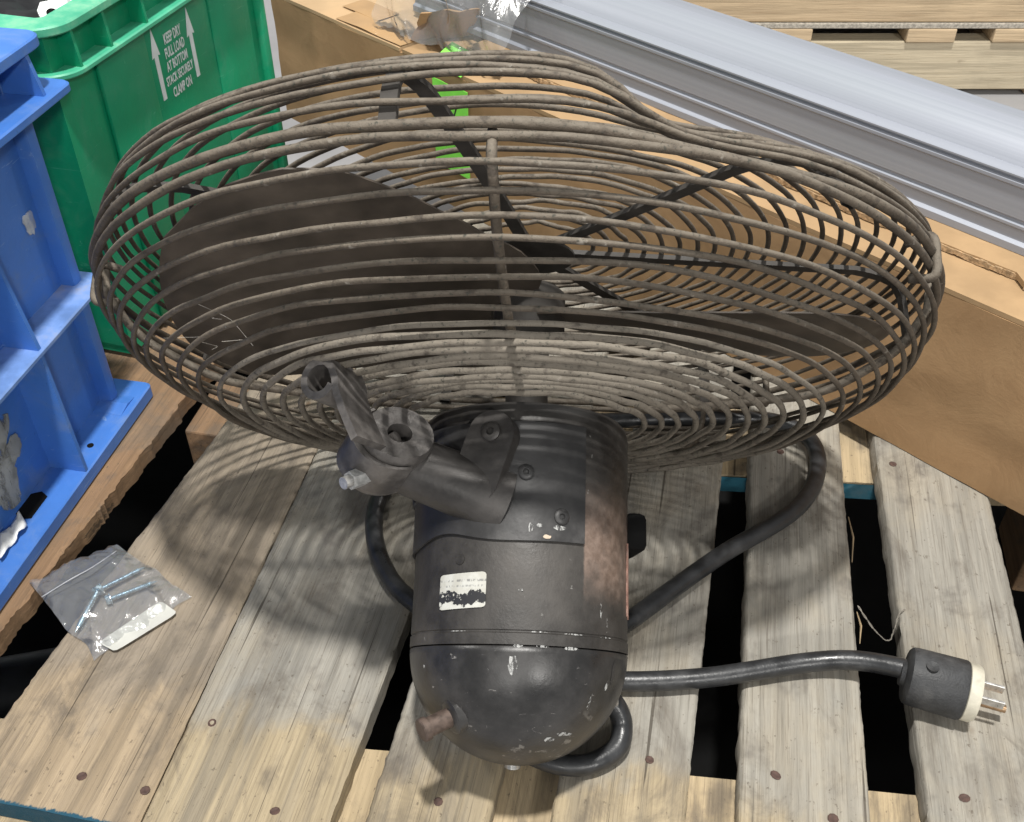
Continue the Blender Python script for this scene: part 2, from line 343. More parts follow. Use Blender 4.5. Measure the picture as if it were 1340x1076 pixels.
def m_film(name, tint, gloss_r, bscale, strength, base=0.05, edge=0.5):
    n = N(name); t = n.t; t.nodes.remove(n.b)
    tr = t.nodes.new('ShaderNodeBsdfTransparent'); tr.inputs[0].default_value = (0.94, 0.95, 0.96, 1)
    gl = t.nodes.new('ShaderNodeBsdfGlossy'); gl.inputs['Roughness'].default_value = gloss_r
    df = t.nodes.new('ShaderNodeBsdfDiffuse'); df.inputs[0].default_value = (*tint, 1)
    bp = t.nodes.new('ShaderNodeBump'); bp.inputs['Strength'].default_value = strength; bp.inputs['Distance'].default_value = 0.002
    n.l(n.noise(bscale, 4, 0.6, dist=1.0), bp.inputs['Height'])
    for s in (gl, df): n.l(bp.outputs[0], s.inputs['Normal'])
    fr = t.nodes.new('ShaderNodeFresnel'); fr.inputs[0].default_value = 1.45; n.l(bp.outputs[0], fr.inputs['Normal'])
    m1 = t.nodes.new('ShaderNodeMixShader'); m1.inputs[0].default_value = base; n.l(tr.outputs[0], m1.inputs[1]); n.l(df.outputs[0], m1.inputs[2])
    m2 = t.nodes.new('ShaderNodeMixShader'); n.l(n.math('ADD', n.math('MULTIPLY', fr.outputs[0], edge), 0.03), m2.inputs[0]); n.l(m1.outputs[0], m2.inputs[1]); n.l(gl.outputs[0], m2.inputs[2])
    n.l(m2.outputs[0], n.out.inputs[0]); return n.m
BAG = m_film('clear_bag_plastic', (0.75, 0.77, 0.80), 0.10, 90, 0.7, 0.11, 1.4)
FILM = m_film('clear_stretch_film', (0.8, 0.8, 0.8), 0.16, 30, 0.8, 0.10, 1.4)

# ------------------------------------------------------------------ setting
mb = MB(); mb.add([(-14, -10, -0.16), (14, -10, -0.16), (14, 16, -0.16), (-14, 16, -0.16)], [(0, 1, 2, 3)])
put('floor', mb.mesh('floor'), CONC, kind='structure')

# ------------------------------------------------------------------ pallet (local frame: y along the boards)
UA = R(11.0); PO = Vector((0.0, 0.28, 0.0))
MP = frame(PO, (math.cos(UA), -math.sin(UA), 0), (math.sin(UA), math.cos(UA), 0), (0, 0, 1)); MPI = MP.inverted()
def pl(x, y): p = MPI @ Vector((x, y, 0)); return p.x, p.y
def edge(a, b):
    (x0, y0), (x1, y1) = pl(*a), pl(*b); k = (x1 - x0) / (y1 - y0); return lambda y: x0 + k * (y - y0)
def board(name, L, Rr, y0, y1, zt, th, mat, parent, seed, rough=(0.0007, 0.0007), nx=8, ny=200, warp=0.0008):
    V = []; F = []; row = nx + 1
    for j in range(ny + 1):
        y = y0 + (y1 - y0) * j / ny
        l = L(y) + rough[0] * (nz(y * 90, seed, 0.3) * 0.5 + nz(y * 330, seed, 5) * 0.7 + nz(y * 9, seed, 9) * 0.9 - 1.6 * max(0, nz(y * 45, seed, 31) - 0.35))
        r = Rr(y) + rough[1] * (nz(y * 90, seed, 7.3) * 0.5 + nz(y * 330, seed, 15) * 0.7 + nz(y * 9, seed, 3) * 0.9 - 1.6 * max(0, nz(y * 45, seed, 37) - 0.35))
        for i in range(nx + 1):
            t = i / nx
            t = (0, 0.02, 0.05)[i] if i < 3 else ((1, 0.98, 0.95)[nx - i] if i > nx - 3 else 0.05 + 0.9 * (i - 2) / (nx - 4))
            z = zt + warp * nz(y * 5 + seed, t * 2, seed) + 0.0003 * nz(y * 40, t * 30, seed)
            if i in (0, nx): z -= 0.0022 + 0.0008 * nz(y * 90, seed, i)
            elif i in (1, nx - 1): z -= 0.0006
            yy = y + (0.001 * nz(t * 20, seed, j) if j in (0, ny) else 0)
            V.append((l + (r - l) * t, yy, z))
    k = len(V)
    for j in range(ny + 1):
        for i in (0, nx):
            p = V[j * row + i]; V.append((p[0] + 0.0012 * nz(p[1] * 70, i, seed), p[1], zt - th))
    for j in range(ny):
        for i in range(nx): F.append((j * row + i, j * row + i + 1, (j + 1) * row + i + 1, (j + 1) * row + i))
        a, b = k + 2 * j, k + 2 * j + 2
        F += [(j * row, (j + 1) * row, b, a), (j * row + nx, a + 1, b + 1, (j + 1) * row + nx), (a, b, b + 1, a + 1)]
    F.append(tuple(range(nx, -1, -1)) + (k, k + 1)); F.append(tuple(range(ny * row, ny * row + row)) + (k + 2 * ny + 1, k + 2 * ny))
    return put(name, mesh(name, V, F, True, 50), mat, parent, MP)
pallet = thing('wooden_pallet', 'weathered grey wooden pallet carrying the fan, with blue-painted board ends', 'pallet', MP)
E = {'p0l': edge((-0.49, 0.503), (-0.44, 0.727)), 'p0r': edge((-0.350, 0.503), (-0.297, 0.701)),
     'p1l': edge((-0.334, 0.394), (-0.252, 0.681)), 'ck': edge((-0.213, 0.383), (-0.168, 0.633)),
     'p1r': edge((-0.110, 0.322), (-0.072, 0.489)), 'p2l': edge((-0.089, 0.322), (-0.066, 0.431)),
     'p2r': edge((-0.014, 0.322), (0.010, 0.431)), 'p3l': edge((0.0225, 0.322), (0.090, 0.619)),
     'p3r': edge((0.104, 0.322), (0.171, 0.619)), 'p4l': edge((0.136, 0.322), (0.198, 0.642)), 'p4r': edge((0.216, 0.322), (0.281, 0.676)),
     'p5l': edge((0.251, 0.322), (0.307, 0.661)), 'p5r': edge((0.337, 0.335), (0.380, 0.585)),
     'p6l': edge((0.43, 0.335), (0.473, 0.585)), 'p6r': edge((0.51, 0.335), (0.553, 0.585))}
Y0, Y1 = -0.006, 0.74
def off(f, d): return lambda y: f(y) + d
bA = board('deck_board', E['p0l'], E['p0r'], 0.10, Y1, 0, 0.018, W_BROWN, pallet, 1.3, (0.001, 0.0026))
bB = board('deck_board', E['p1l'], off(E['ck'], -0.0006), Y0, Y1, 0, 0.018, W_PALLET_B, pallet, 2.7, (0.0014, 0.0004))
bC = board('deck_board', off(E['ck'], 0.0007), E['p1r'], Y0, Y1, 0.0004, 0.018, W_PALLET, pallet, 4.1, (0.0004, 0.0007))
bD = board('deck_board', E['p2l'], E['p2r'], Y0, Y1, 0, 0.018, W_PALLET, pallet, 5.9, (0.0013, 0.0007))
bE = board('deck_board', E['p3l'], E['p3r'], Y0, Y1, 0, 0.018, W_PALLET, pallet, 7.2)
bF = board('deck_board', E['p4l'], E['p4r'], Y0, Y1, 0, 0.018, W_PALLET, pallet, 9.4)
bG = board('deck_board', E['p5l'], E['p5r'], Y0, Y1, 0, 0.018, W_PALLET, pallet, 11.8)
bH = board('deck_board', E['p6l'], E['p6r'], Y0, Y1, 0, 0.018, W_PALLET, pallet, 13.1)
CROSS = m_wood('cross_board_wood', (0.50, 0.39, 0.24), (0.42, 0.34, 0.23), None, 0.5, False)
TEAL = m_plain('teal_painted_wood', (0.022, 0.125, 0.18), 0.6, 0, 0.35, 60, 0.3, 300, (0.12, 0.13, 0.12), 0.5)
def crossboard(ya, yb, skew, mat, seed, xs=-0.50):
    Mx = MP @ Matrix.Translation((0, 0, -0.0185))
    V = []; F = []; n = 40
    for i in range(n + 1):
        x = xs + (0.48 - xs) * i / n
        for y, z in ((ya, 0), (yb, 0), (yb, -0.018), (ya, -0.018)):
            V.append((x, y + skew * x + 0.0012 * nz(x * 40, y * 9, seed), z - (0.0006 if z == 0 else 0) * abs(nz(x * 30, seed, y))))
    for i in range(n):
        for k in range(4): F.append((i * 4 + k, i * 4 + (k + 1) % 4, i * 4 + 4 + (k + 1) % 4, i * 4 + 4 + k))
    F += [(0, 1, 2, 3), (n * 4 + 3, n * 4 + 2, n * 4 + 1, n * 4)]
    o = put('cross_board', mesh('cross_board', V, F), mat, pallet, Mx)
    f = MB()
    for i in range(23, 33):
        x0 = -0.50 + 0.98 * i / n; x1 = -0.50 + 0.98 * (i + 1) / n
        f.add([(x0, ya + skew * x0 - 0.002, -0.0175), (x1, ya + skew * x1 - 0.002, -0.0175), (x1, ya + skew * x1 - 0.002, -0.0008), (x0, ya + skew * x0 - 0.002, -0.0008)], [(0, 1, 2, 3)])
    if mat is not W_BROWN: put('painted_edge', f.mesh('painted_edge'), TEAL, o, Mx, label='blue painted front edge of the cross board')
    return o
crossboard(0.0, 0.094, 0.10, CROSS, 1.0); crossboard(0.378, 0.465, 0.11, CROSS, 2.0, -0.262); crossboard(0.645, 0.735, 0.1, CROSS, 3.0)
for bx_, by_, ms in ((-0.315, 0.356, W_BROWN), (0.0, 0.385, W_RAW), (0.435, 0.435, W_BROWN), (-0.36, -0.02, W_RAW), (0.0, 0.008, W_RAW), (0.36, 0.045, W_RAW), (-0.35, 0.62, W_RAW), (0.0, 0.65, W_RAW), (0.40, 0.69, W_RAW)):
    m = MB().box(bx_ - 0.05, bx_ + 0.05, by_, by_ + 0.08, -0.159, -0.0195 if (bx_, by_) == (-0.315, 0.356) else -0.037, 0.002)
    put('block', m.mesh('block'), ms, pallet, MP)
nail = MB().lathe([(0.0030, -0.0006), (0.0033, 0.0003), (0.0026, 0.0007), (0.0010, 0.0004)], 9).mesh('nail_head', True, 40)
for par, x, y in ((bB, -0.226, 0.3425), (bB, -0.268, 0.352), (bC, -0.1437, 0.3289), (bE, 0.0868, 0.3634), (bF, 0.1644, 0.3528), (bF, 0.1935, 0.324), (bC, -0.195, 0.39), (bG, 0.2771, 0.3374), (bD, -0.045, 0.335), (bG, 0.315, 0.635), (bF, 0.225, 0.65)):
    p = pl(x, y); o = put('nail_head', nail, NAIL, par, MP @ Matrix.Translation((p[0], p[1], 0.0003)) @ Matrix.Rotation(random.uniform(0, 6), 4, 'Z') @ Matrix.Diagonal((random.uniform(0.85, 1.15), random.uniform(0.8, 1.05), 1, 1)))
# slivers and string caught on the board edges
for par, x, y, L_, dx in ((bF, 0.256, 0.53, 0.05, 0.002), (bF, 0.243, 0.455, 0.03, 0.0015)):
    p = pl(x, y); m = MB().tube([(p[0], p[1], -0.002), (p[0] + dx, p[1] + L_ / 2, -0.001), (p[0], p[1] + L_, -0.004)], [0.0003, 0.0008, 0.0003], 5)
    put('splinter', m.mesh('splinter'), W_RAW, par, MP)
st = spline([(0.249, 0.487, 0.0), (0.258, 0.47, -0.006), (0.266, 0.462, -0.008), (0.271, 0.468, -0.004), (0.276, 0.478, 0.001), (0.281, 0.482, 0.001)], 8)
m = MB()
for k in range(3): m.tube([(p.x + 0.0012 * nz(i * .4, k), p.y + 0.0012 * nz(i * .4, k, 4), p.z + 0.0008 * nz(i * .5, k, 8)) for i, p in enumerate(st)], 0.0003, 4)
put('string', m.mesh('string'), FIBRE, label='frayed grey string strung across the gap between two pallet boards', cat='string')

# black sheet added below the pallet to keep the board gaps dark
put('gap_dark_sheet', MB().box(-0.64, 0.66, -0.10, 0.80, -0.1598, -0.1592).mesh('gap_dark_sheet'), BLACK, None, MP, 'added black sheet under the weathered pallet that keeps the board gaps dark', 'dark sheet')
# ------------------------------------------------------------------ black pipe in the left gap
ang = math.atan2(0.03, 0.13); MPi = frame((-0.425, 0.506, -0.131), (0, 0, 1), (-math.sin(ang), math.cos(ang), 0), (math.cos(ang), math.sin(ang), 0))
m = MB().lathe([(0.021, 0.001), (0.0235, 0.0), (0.025, 0.0015), (0.025, 0.26), (0.021, 0.26), (0.021, 0.001)], 32, False, False)
put('black_pipe', m.mesh('black_pipe', True, 40), PIPE, None, MPi, 'short black pipe lying in the gap under the pallet boards', 'pipe')

# ------------------------------------------------------------------ carton behind the fan, aluminium profile on top
CA = R(-46); ex = Vector((math.cos(CA), math.sin(CA), 0)); ey = Vector((-math.sin(CA), math.cos(CA), 0))
MC = frame((0.337, 0.642, 0.0), ex, ey, (0, 0, 1))
ct = thing('cardboard_carton', 'long brown cardboard carton with taped top standing behind the fan', 'carton', MC)
HC = 0.156; s0, s1, dp = -0.905, 0.62, 0.30
def sheet(name, par, f, nu, nv, th, mat, label=None, M=None, smooth=True):
    V = []; F = []
    for t in (0, 1):
        for j in range(nv + 1):
            for i in range(nu + 1):
                p, n_ = f(i / nu, j / nv); V.append(Vector(p) + Vector(n_) * (th * t))
    q = (nu + 1) * (nv + 1); r = nu + 1
    for j in range(nv):
        for i in range(nu):
            a = j * r + i; F += [(a, a + 1, a + r + 1, a + r), (q + a, q + a + r, q + a + r + 1, q + a + 1)]
    bd = [i for i in range(nu)] + [j * r + nu for j in range(nv)] + [nv * r + i for i in range(nu, 0, -1)] + [j * r for j in range(nv, 0, -1)]
    for k in range(len(bd)):
        a, b = bd[k], bd[(k + 1) % len(bd)]; F.append((a, q + a, q + b, b))
    return put(name, mesh(name, V, F, smooth, 40), mat, par, M or (W[par] if par else None), label)
def front(u, v):
    x = s0 + (s1 - s0) * u; b = 0.0035 * nz(x * 7, v * 2, 3) * math.sin(math.pi * v) + 0.0012 * nz(x * 22, v * 6, 1)
    return (x, b, 0.001 + (HC - 0.001) * v), (0, 1, 0)
fp = sheet('front_panel', ct, front, 90, 14, 0.004, CARD)
sheet('end_panel', ct, lambda u, v: ((s0, 0.0045 + (dp - 0.005) * u, 0.001 + (HC - 0.002) * v), (1, 0, 0)), 6, 6, 0.004, CARD)
sheet('end_panel', ct, lambda u, v: ((s1 - 0.004, 0.0045 + (dp - 0.005) * u, 0.001 + (HC - 0.002) * v), (1, 0, 0)), 6, 6, 0.004, CARD)
sheet('back_panel', ct, lambda u, v: ((s0 + (s1 - s0) * u, dp, 0.001 + (HC - 0.001) * v), (0, 1, 0)), 10, 4, 0.004, CARD)
def topf(a, b, y0, y1, z, seed, sag=0.003):
    return lambda u, v: ((a + (b - a) * u, y0 + (y1 - y0) * v, z + sag * nz((a + (b - a) * u) * 9, v * 3, seed) * (0.3 + v)), (0, 0, 1))
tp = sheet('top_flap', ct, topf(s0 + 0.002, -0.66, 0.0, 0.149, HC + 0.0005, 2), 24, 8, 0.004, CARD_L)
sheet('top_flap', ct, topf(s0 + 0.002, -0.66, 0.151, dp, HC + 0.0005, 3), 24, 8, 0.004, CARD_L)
tp2 = sheet('top_flap', ct, topf(-0.655, s1, 0.0, 0.148, HC + 0.0005, 5, 0.0012), 60, 8, 0.004, CARD_T)
sheet('top_flap', ct, topf(-0.655, s1, 0.152, dp, HC + 0.0005, 6, 0.0012), 60, 8, 0.004, CARD_T)
rf = sheet('inner_flap', ct, lambda u, v: ((-0.60 + 1.2 * u, 0.044 + 0.0016 * nz(u * 60, 2) + 0.003 * nz(u * 9, 8) + (0.008 if u > 0.515 else 0) * -1 + (0.10) * v, HC + 0.0068 + 0.001 * nz(u * 30, 4)), (0, 0, 1)), 120, 4, 0.0045, CARD_T)
m = MB()
for i in range(400):
    u = i / 400; x = -0.60 + 1.2 * u; y = 0.044 + 0.0016 * nz(u * 60, 2) + 0.003 * nz(u * 9, 8) - (0.008 if u > 0.515 else 0)
    k = abs(nz(i * 0.37, 6)) + 0.5 * abs(nz(i * 1.9, 2))
    m.box(x, x + 0.003, y - 0.0006 - 0.0022 * k, y + 0.003, HC + 0.0056 + 0.001 * nz(i * 0.2, 3), HC + 0.0100 + 0.0012 * nz(i * 0.45, 1))
put('corrugated_edge', m.mesh('corrugated_edge'), CARD_E, rf, MC, 'torn corrugated edge of the flap')
for a, b, y0, y1, k in ((-0.86, -0.665, 0.108, 0.19, 1), (-0.80, -0.735, 0.030, 0.062, 2), (-0.775, -0.60 - 0.06, 0.002, 0.030, 3)):
    sheet('packing_tape', tp, (lambda a, b, y0, y1, k: lambda u, v: ((a + (b - a) * u, y0 + (y1 - y0) * v, HC + 0.0062 + 0.0012 * nz((a + (b - a) * u) * 24, (y0 + (y1 - y0) * v) * 24, k)), (0, 0, 1)))(a, b, y0, y1, k), 24, 10, 0.0003, TAPE, None, MC)
# upright side flap at the end of the profile
sheet('side_flap', ct, lambda u, v: ((-0.665 + 0.045 * u + 0.02 * v, 0.022 + 0.075 * u + 0.006 * nz(u * 3, v * 3), HC + 0.006 + 0.035 * v + 0.004 * nz(u * 5, 2)), (0.4, -0.9, 0)), 12, 6, 0.004, CARD)
# neon label on the carton front
lb = sheet('neon_label', fp, lambda u, v: ((-0.60 + 0.055 * u, -0.0052 + 0.001 * nz(u * 3, v * 3, 5), 0.05 + 0.098 * v), (0, -1, 0)), 8, 10, 0.0006, NEON, 'bright green label with black hand marks', MC)
sheet('neon_label', fp, lambda u, v: ((-0.603 + 0.046 * u, -0.0035 + 0.03 * v, HC + 0.0075 + 0.012 * v - 0.004 * u), (0, 0, 1)), 4, 4, 0.0006, NEON, 'bright green label folded over the top edge', MC)
for i, (x, z, l) in enumerate(((-0.592, 0.112, 0.018), (-0.584, 0.117, 0.014), (-0.578, 0.112, 0.02), (-0.566, 0.116, 0.014), (-0.590, 0.088, 0.018), (-0.580, 0.09, 0.016), (-0.568, 0.09, 0.02), (-0.557, 0.092, 0.014))):
    m = MB().add([(x, -0.0078, z), (x + 0.0022, -0.0078, z), (x + 0.0022 + l * 0.4, -0.0078, z + l), (x + l * 0.4, -0.0078, z + l)], [(0, 1, 2, 3)])
    put('ink_mark', m.mesh('ink_mark'), INK, lb, MC)
# aluminium profile
pr = [(0.000, 0.0), (0.000, 0.006), (0.0035, 0.008), (0.004, 0.0165), (0.002, 0.0185), (0.002, 0.0205), (0.0045, 0.0215), (0.0045, 0.0235), (0.003, 0.025),
      (0.003, 0.0485), (0.0015, 0.050), (0.0015, 0.0525), (0.0040, 0.0535), (0.0040, 0.0555), (0.0015, 0.0565), (0.0015, 0.0580), (0.006, 0.0590)]
cx_, cz_, rr_ = 0.046, 0.0405, 0.0365
for k in range(15):
    t = R(150 - 7.5 * k); pr.append((cx_ + rr_ * math.cos(t), cz_ + rr_ * math.sin(t)))
pr += [(0.066, 0.0685), (0.070, 0.0670), (0.100, 0.0625), (0.104, 0.060), (0.104, 0.0)]
MA = frame((0, 0, 0), ex, ey, (0, 0, 1)); oA = MC @ Vector((0, 0.0705, HC + 0.0118)); MA.translation = oA
V = [(x, y, z) for x in (-0.72, 0.75) for y, z in pr]; n_ = len(pr)
F = [(i, (i + 1) % n_, n_ + (i + 1) % n_, n_ + i) for i in range(n_)] + [tuple(range(n_)), tuple(range(2 * n_ - 1, n_ - 1, -1))]
put('aluminium_profile', mesh('aluminium_profile', V, F, True, 28), ALU, None, MA, 'long ribbed silver-grey aluminium profile with rounded top lying on the carton', 'metal profile')
# stretch film round the end of the profile
MF = MC.copy()
def filmf(u, v):
    x = -0.72 + 0.20 * u; t = v
    y = 0.060 - 0.035 * (1 - t) + 0.055 * t * t; z = HC + 0.006 + 0.085 * math.sin(t * 1.5) + 0.004
    d = 0.010 * nz(u * 7 + t * 5, t * 3, 1.7) + 0.004 * nz(u * 22 + t * 12, t * 4, 4.2)
    return (x + 0.012 * nz(t * 4, u * 2, 9), y - 0.006 + d - 0.004, z + 0.6 * abs(d)), (0, -1, 0)
V = []; F = []; nu, nv = 60, 46
for j in range(nv + 1):
    for i in range(nu + 1): V.append(filmf(i / nu, j / nv)[0])
for j in range(nv):
    for i in range(nu): a = j * (nu + 1) + i; F.append((a, a + 1, a + nu + 2, a + nu + 1))
put('stretch_film', mesh('stretch_film', V, F, True), FILM, None, MF, 'crumpled clear stretch film wrapped round the end of the aluminium profile', 'plastic film')

# ------------------------------------------------------------------ crates
def ledge(x0, x1, y0, y1, t, z0, z1, rad=0.012, seg=5):
    def ring(xa, xb, ya, yb, r):
        P = []
        for cx, cy, a0 in ((xb - r, yb - r, 0), (xa + r, yb - r, 90), (xa + r, ya + r, 180), (xb - r, ya + r, 270)):
            for k in range(seg + 1):
                a = R(a0 + 90 * k / seg); P.append((cx + r * math.cos(a), cy + r * math.sin(a)))
        return P
    o = ring(x0, x1, y0, y1, rad); i = ring(x0 + t, x1 - t, y0 + t, y1 - t, max(rad - t, 0.003)); n = len(o); b = 0.0012
    V = []
    for P, z in ((o, z0 + b), (o, z1 - b), ([(p[0] + (q[0] - p[0]) * b / t, p[1] + (q[1] - p[1]) * b / t) for p, q in zip(o, i)], z1), (i, z1), (i, z0), ([(p[0] + (q[0] - p[0]) * b / t, p[1] + (q[1] - p[1]) * b / t) for p, q in zip(o, i)], z0)):
        V += [(p[0], p[1], z) for p in P]
    F = []
    for k in range(6):
        k2 = (k + 1) % 6
        F += [(k * n + a, k * n + (a + 1) % n, k2 * n + (a + 1) % n, k2 * n + a) for a in range(n)]
    return MB().add(V, F)
# blue crate: local x out of the visible side, y along it
MB_ = frame((-0.366, 0.478, 0.0012), (math.cos(UA), -math.sin(UA), 0), (math.sin(UA), math.cos(UA), 0), (0, 0, 1))
bc = thing('blue_crate', 'blue ribbed plastic crate standing on the pallet edge beside the screws bag', 'crate', MB_)
ya, yb, xa = -0.32, 0.252, -0.40; WT = -0.032
wl = MB(); wl.box(WT - 0.004, WT, ya + 0.03, yb - 0.03, 0.004, 0.325)
side = put('side_wall', wl.mesh('side_wall'), BLUE, bc)
for a in ((xa + 0.03, WT, yb - 0.034, yb - 0.03, 0.004, 0.325), (xa + 0.03, WT, ya + 0.03, ya + 0.034, 0.004, 0.325), (xa + 0.03, xa + 0.034, ya + 0.03, yb - 0.03, 0.004, 0.325)):
    put('side_wall', MB().box(*a).mesh('side_wall'), BLUE, bc)
put('crate_floor', MB().box(xa + 0.03, WT, ya + 0.03, yb - 0.03, 0.006, 0.010).mesh('crate_floor'), BLUE, bc)
put('top_rim', ledge(xa, -0.004, ya + 0.004, yb - 0.004, 0.034, 0.3185, 0.327).mesh('top_rim', True, 35), BLUE, bc)
put('rim_ledge', ledge(xa, 0.004, ya, yb + 0.002, 0.036, 0.283, 0.290, 0.008).mesh('rim_ledge', True, 35), BLUE, bc)
fl = put('base_flange', ledge(xa, 0.0, ya, yb, 0.034, 0.0, 0.013, 0.006).mesh('base_flange', True, 35), BLUE, bc)
put('waist_rib', ledge(xa, -0.002, ya + 0.012, yb - 0.012, 0.032, 0.129, 0.134, 0.004).mesh('waist_rib', True, 35), BLUE_D, bc)
def ribx(y, z0, z1, d0, d1, th=0.0035):
    return MB().prism([(WT, z0), (WT + d0, z0), (WT + d1, z1), (WT, z1)], y - th / 2, y + th / 2, 1)
for y, z0, z1, d0, d1 in ((0.137, 0.0131, 0.1289, 0.031, 0.028), (0.137, 0.1341, 0.2829, 0.028, 0.010), (-0.06, 0.0131, 0.1289, 0.031, 0.028), (-0.06, 0.1341, 0.2829, 0.028, 0.010), (-0.23, 0.0131, 0.2829, 0.030, 0.016)):
    put('upright_rib', ribx(y, z0, z1, d0, d1).mesh('upright_rib'), BLUE, bc)
for y in (0.225, 0.165, 0.10, 0.03, -0.05, -0.13, -0.21):
    put('rim_partition', ribx(y, 0.2901, 0.3184, 0.031, 0.026).mesh('rim_partition'), BLUE, bc)
put('corner_post', MB().box(WT - 0.01, WT + 0.012, yb - 0.034, yb - 0.022, 0.0131, 0.2829, 0.003).mesh('corner_post', True, 40), BLUE, bc)
# corner gusset rising from the base flange
for y0_, y1_ in ((0.205, 0.248),):
    put('flange_gusset', MB().prism([(y0_, 0.0131), (y1_ - 0.018, 0.0131), (y1_ - 0.03, 0.0155), (y0_ + 0.012, 0.0152)], WT, -0.006, 0).mesh('flange_gusset'), BLUE, fl, MB_)
for y, x in ((0.222, -0.012), (0.165, -0.013), (0.006, -0.014), (-0.1, -0.014)):
    put('flange_hole', MB().lathe([(0.0028, 0.0131), (0.0028, 0.0134)], 10).mesh('flange_hole'), BLACK, fl, MB_ @ Matrix.Translation((x, y, 0)))
put('flange_slot', MB().prism([(-0.031, 0.082), (-0.024, 0.078), (-0.017, 0.080), (-0.017, 0.104), (-0.024, 0.108), (-0.031, 0.104)], 0.0131, 0.0135).mesh('flange_slot'), BLACK, fl, MB_)
def blob(y0, z0, ry, rz, seed, n=26, x=WT + 0.0008):
    P = []
    for k in range(n):
        a = 2 * math.pi * k / n; q = 1 + 0.45 * nz(math.cos(a) * 1.7, math.sin(a) * 1.7, seed) + 0.25 * nz(math.cos(a) * 5, math.sin(a) * 5, seed)
        P.append((y0 + ry * q * math.cos(a), z0 + rz * q * math.sin(a)))
    return MB().prism(P, x - 0.0008, x, 0)
for y, z, ry, rz, sd in ((0.075, 0.082, 0.040, 0.026, 1), (0.05, 0.048, 0.05, 0.018, 2), (0.085, 0.04, 0.014, 0.018, 3), (0.02, 0.075, 0.03, 0.034, 4), (0.105, 0.062, 0.010, 0.009, 6)):
    put('label_residue', blob(y, z, ry, rz, sd, x=WT + 0.0006 + 0.0003 * sd).mesh('label_residue'), GRIME, side, MB_, 'torn grey label residue')
put('label_scrap', blob(0.098, 0.116, 0.016, 0.008, 5, x=WT + 0.0028).mesh('label_scrap'), YELLOW, side, MB_, 'scrap of yellow label with black print')
put('glue_smear', blob(0.205, 0.198, 0.006, 0.010, 7, x=WT + 0.001).mesh('glue_smear'), m_plain('shiny_glue', (0.45, 0.50, 0.58), 0.12, 0.3, 0.2, 90, 0.8, 200), side, MB_)
put('paint_spot', blob(0.132, 0.196, 0.010, 0.012, 8, x=WT + 0.001).mesh('paint_spot'), WHITE, side, MB_)
m = MB(); V = []; F = []
for j in range(5):
    for i in range(15):
        u, v = i / 14, j / 4; V.append((-0.026 + 0.012 * v + 0.004 * nz(u * 4, 3), 0.045 + 0.036 * u - 0.010 * v, 0.0146 + 0.0045 * abs(math.sin(u * 5 + v)) + 0.002 * nz(u * 6, v * 4, 2)))
for j in range(4):
    for i in range(14): a = j * 15 + i; F.append((a, a + 1, a + 16, a + 15))
me = mesh('paper_scrap', V, F, True); o = put('paper_scrap', me, WHITE, None, MB_, 'crumpled white scrap lying on the blue crate flange', 'scrap')
sm = o.modifiers.new('thick', 'SOLIDIFY'); sm.thickness = 0.0008

# green crate
GA = R(16); MG_ = frame((-0.336, 0.813, 0.0012), (math.cos(GA), -math.sin(GA), 0), (math.sin(GA), math.cos(GA), 0), (0, 0, 1))
gc = thing('green_crate', 'green plastic crate with white arrows and handling print, standing behind the blue crate', 'crate', MG_)
ya, yb, xa = -0.048, 0.292, -0.30
gw = put('side_wall', MB().box(-0.008, -0.004, ya + 0.01, yb - 0.006, 0.004, 0.305).mesh('side_wall'), GREEN, gc)
for a in ((xa, -0.008, yb - 0.01, yb - 0.006, 0.004, 0.305), (xa, -0.008, ya + 0.01, ya + 0.014, 0.004, 0.305), (xa, xa + 0.004, ya + 0.01, yb - 0.006, 0.004, 0.305)):
    put('side_wall', MB().box(*a).mesh('side_wall'), GREEN, gc)
put('crate_floor', MB().box(xa, -0.008, ya + 0.01, yb - 0.008, 0.006, 0.012).mesh('crate_floor'), GREEN, gc)
put('top_rim', ledge(xa - 0.016, 0.012, ya, yb + 0.008, 0.024, 0.3015, 0.309, 0.03, 8).mesh('top_rim', True, 35), GREEN_L, gc)
put('rim_ledge', ledge(xa - 0.016, 0.013, ya, yb + 0.008, 0.024, 0.268, 0.273, 0.03, 8).mesh('rim_ledge', True, 35), GREEN_L, gc)
for y in (-0.02, 0.022, 0.075, 0.135, 0.195, 0.25, 0.29):
    put('rim_partition', MB().prism([(-0.004, 0.2731), (0.011, 0.2731), (0.009, 0.3014), (-0.004, 0.3014)], y - 0.0015, y + 0.0015, 1).mesh('rim_partition'), GREEN, gc)
for y0_, y1_, d in ((0.012, 0.082, 0.004), (0.19, 0.262, 0.004)):
    put('wall_panel', MB().box(-0.004, -0.004 + d, y0_, y1_, 0.006, 0.2679, 0.0015).mesh('wall_panel', True, 40), GREEN, gc)
put('wall_panel', MB().box(-0.004, -0.0015, 0.0825, 0.1895, 0.006, 0.2679, 0.0009).mesh('wall_panel', True, 40), GREEN, gc)
put('corner_post', MB().box(-0.010, 0.004, yb - 0.014, yb - 0.002, 0.006, 0.2679, 0.003).mesh('corner_post', True, 40), GREEN, gc)
def text_mesh(body, size):
    c = bpy.data.curves.new('print', 'FONT'); c.body = body; c.size = size; c.align_x = 'CENTER'; c.extrude = 0.0001; c.offset = size * 0.022; c.resolution_u = 2
    o = bpy.data.objects.new('print', c); col.objects.link(o)
    dg = bpy.context.evaluated_depsgraph_get(); me = bpy.data.meshes.new_from_object(o.evaluated_get(dg))
    for v in me.vertices: v.co.x *= 0.52
    bpy.data.objects.remove(o); bpy.data.curves.remove(c); me.materials.clear(); return me
TXM = lambda y, z: MG_ @ frame((-0.0011, y, z), (0, 1, 0), (0, 0, 1), (1, 0, 0))
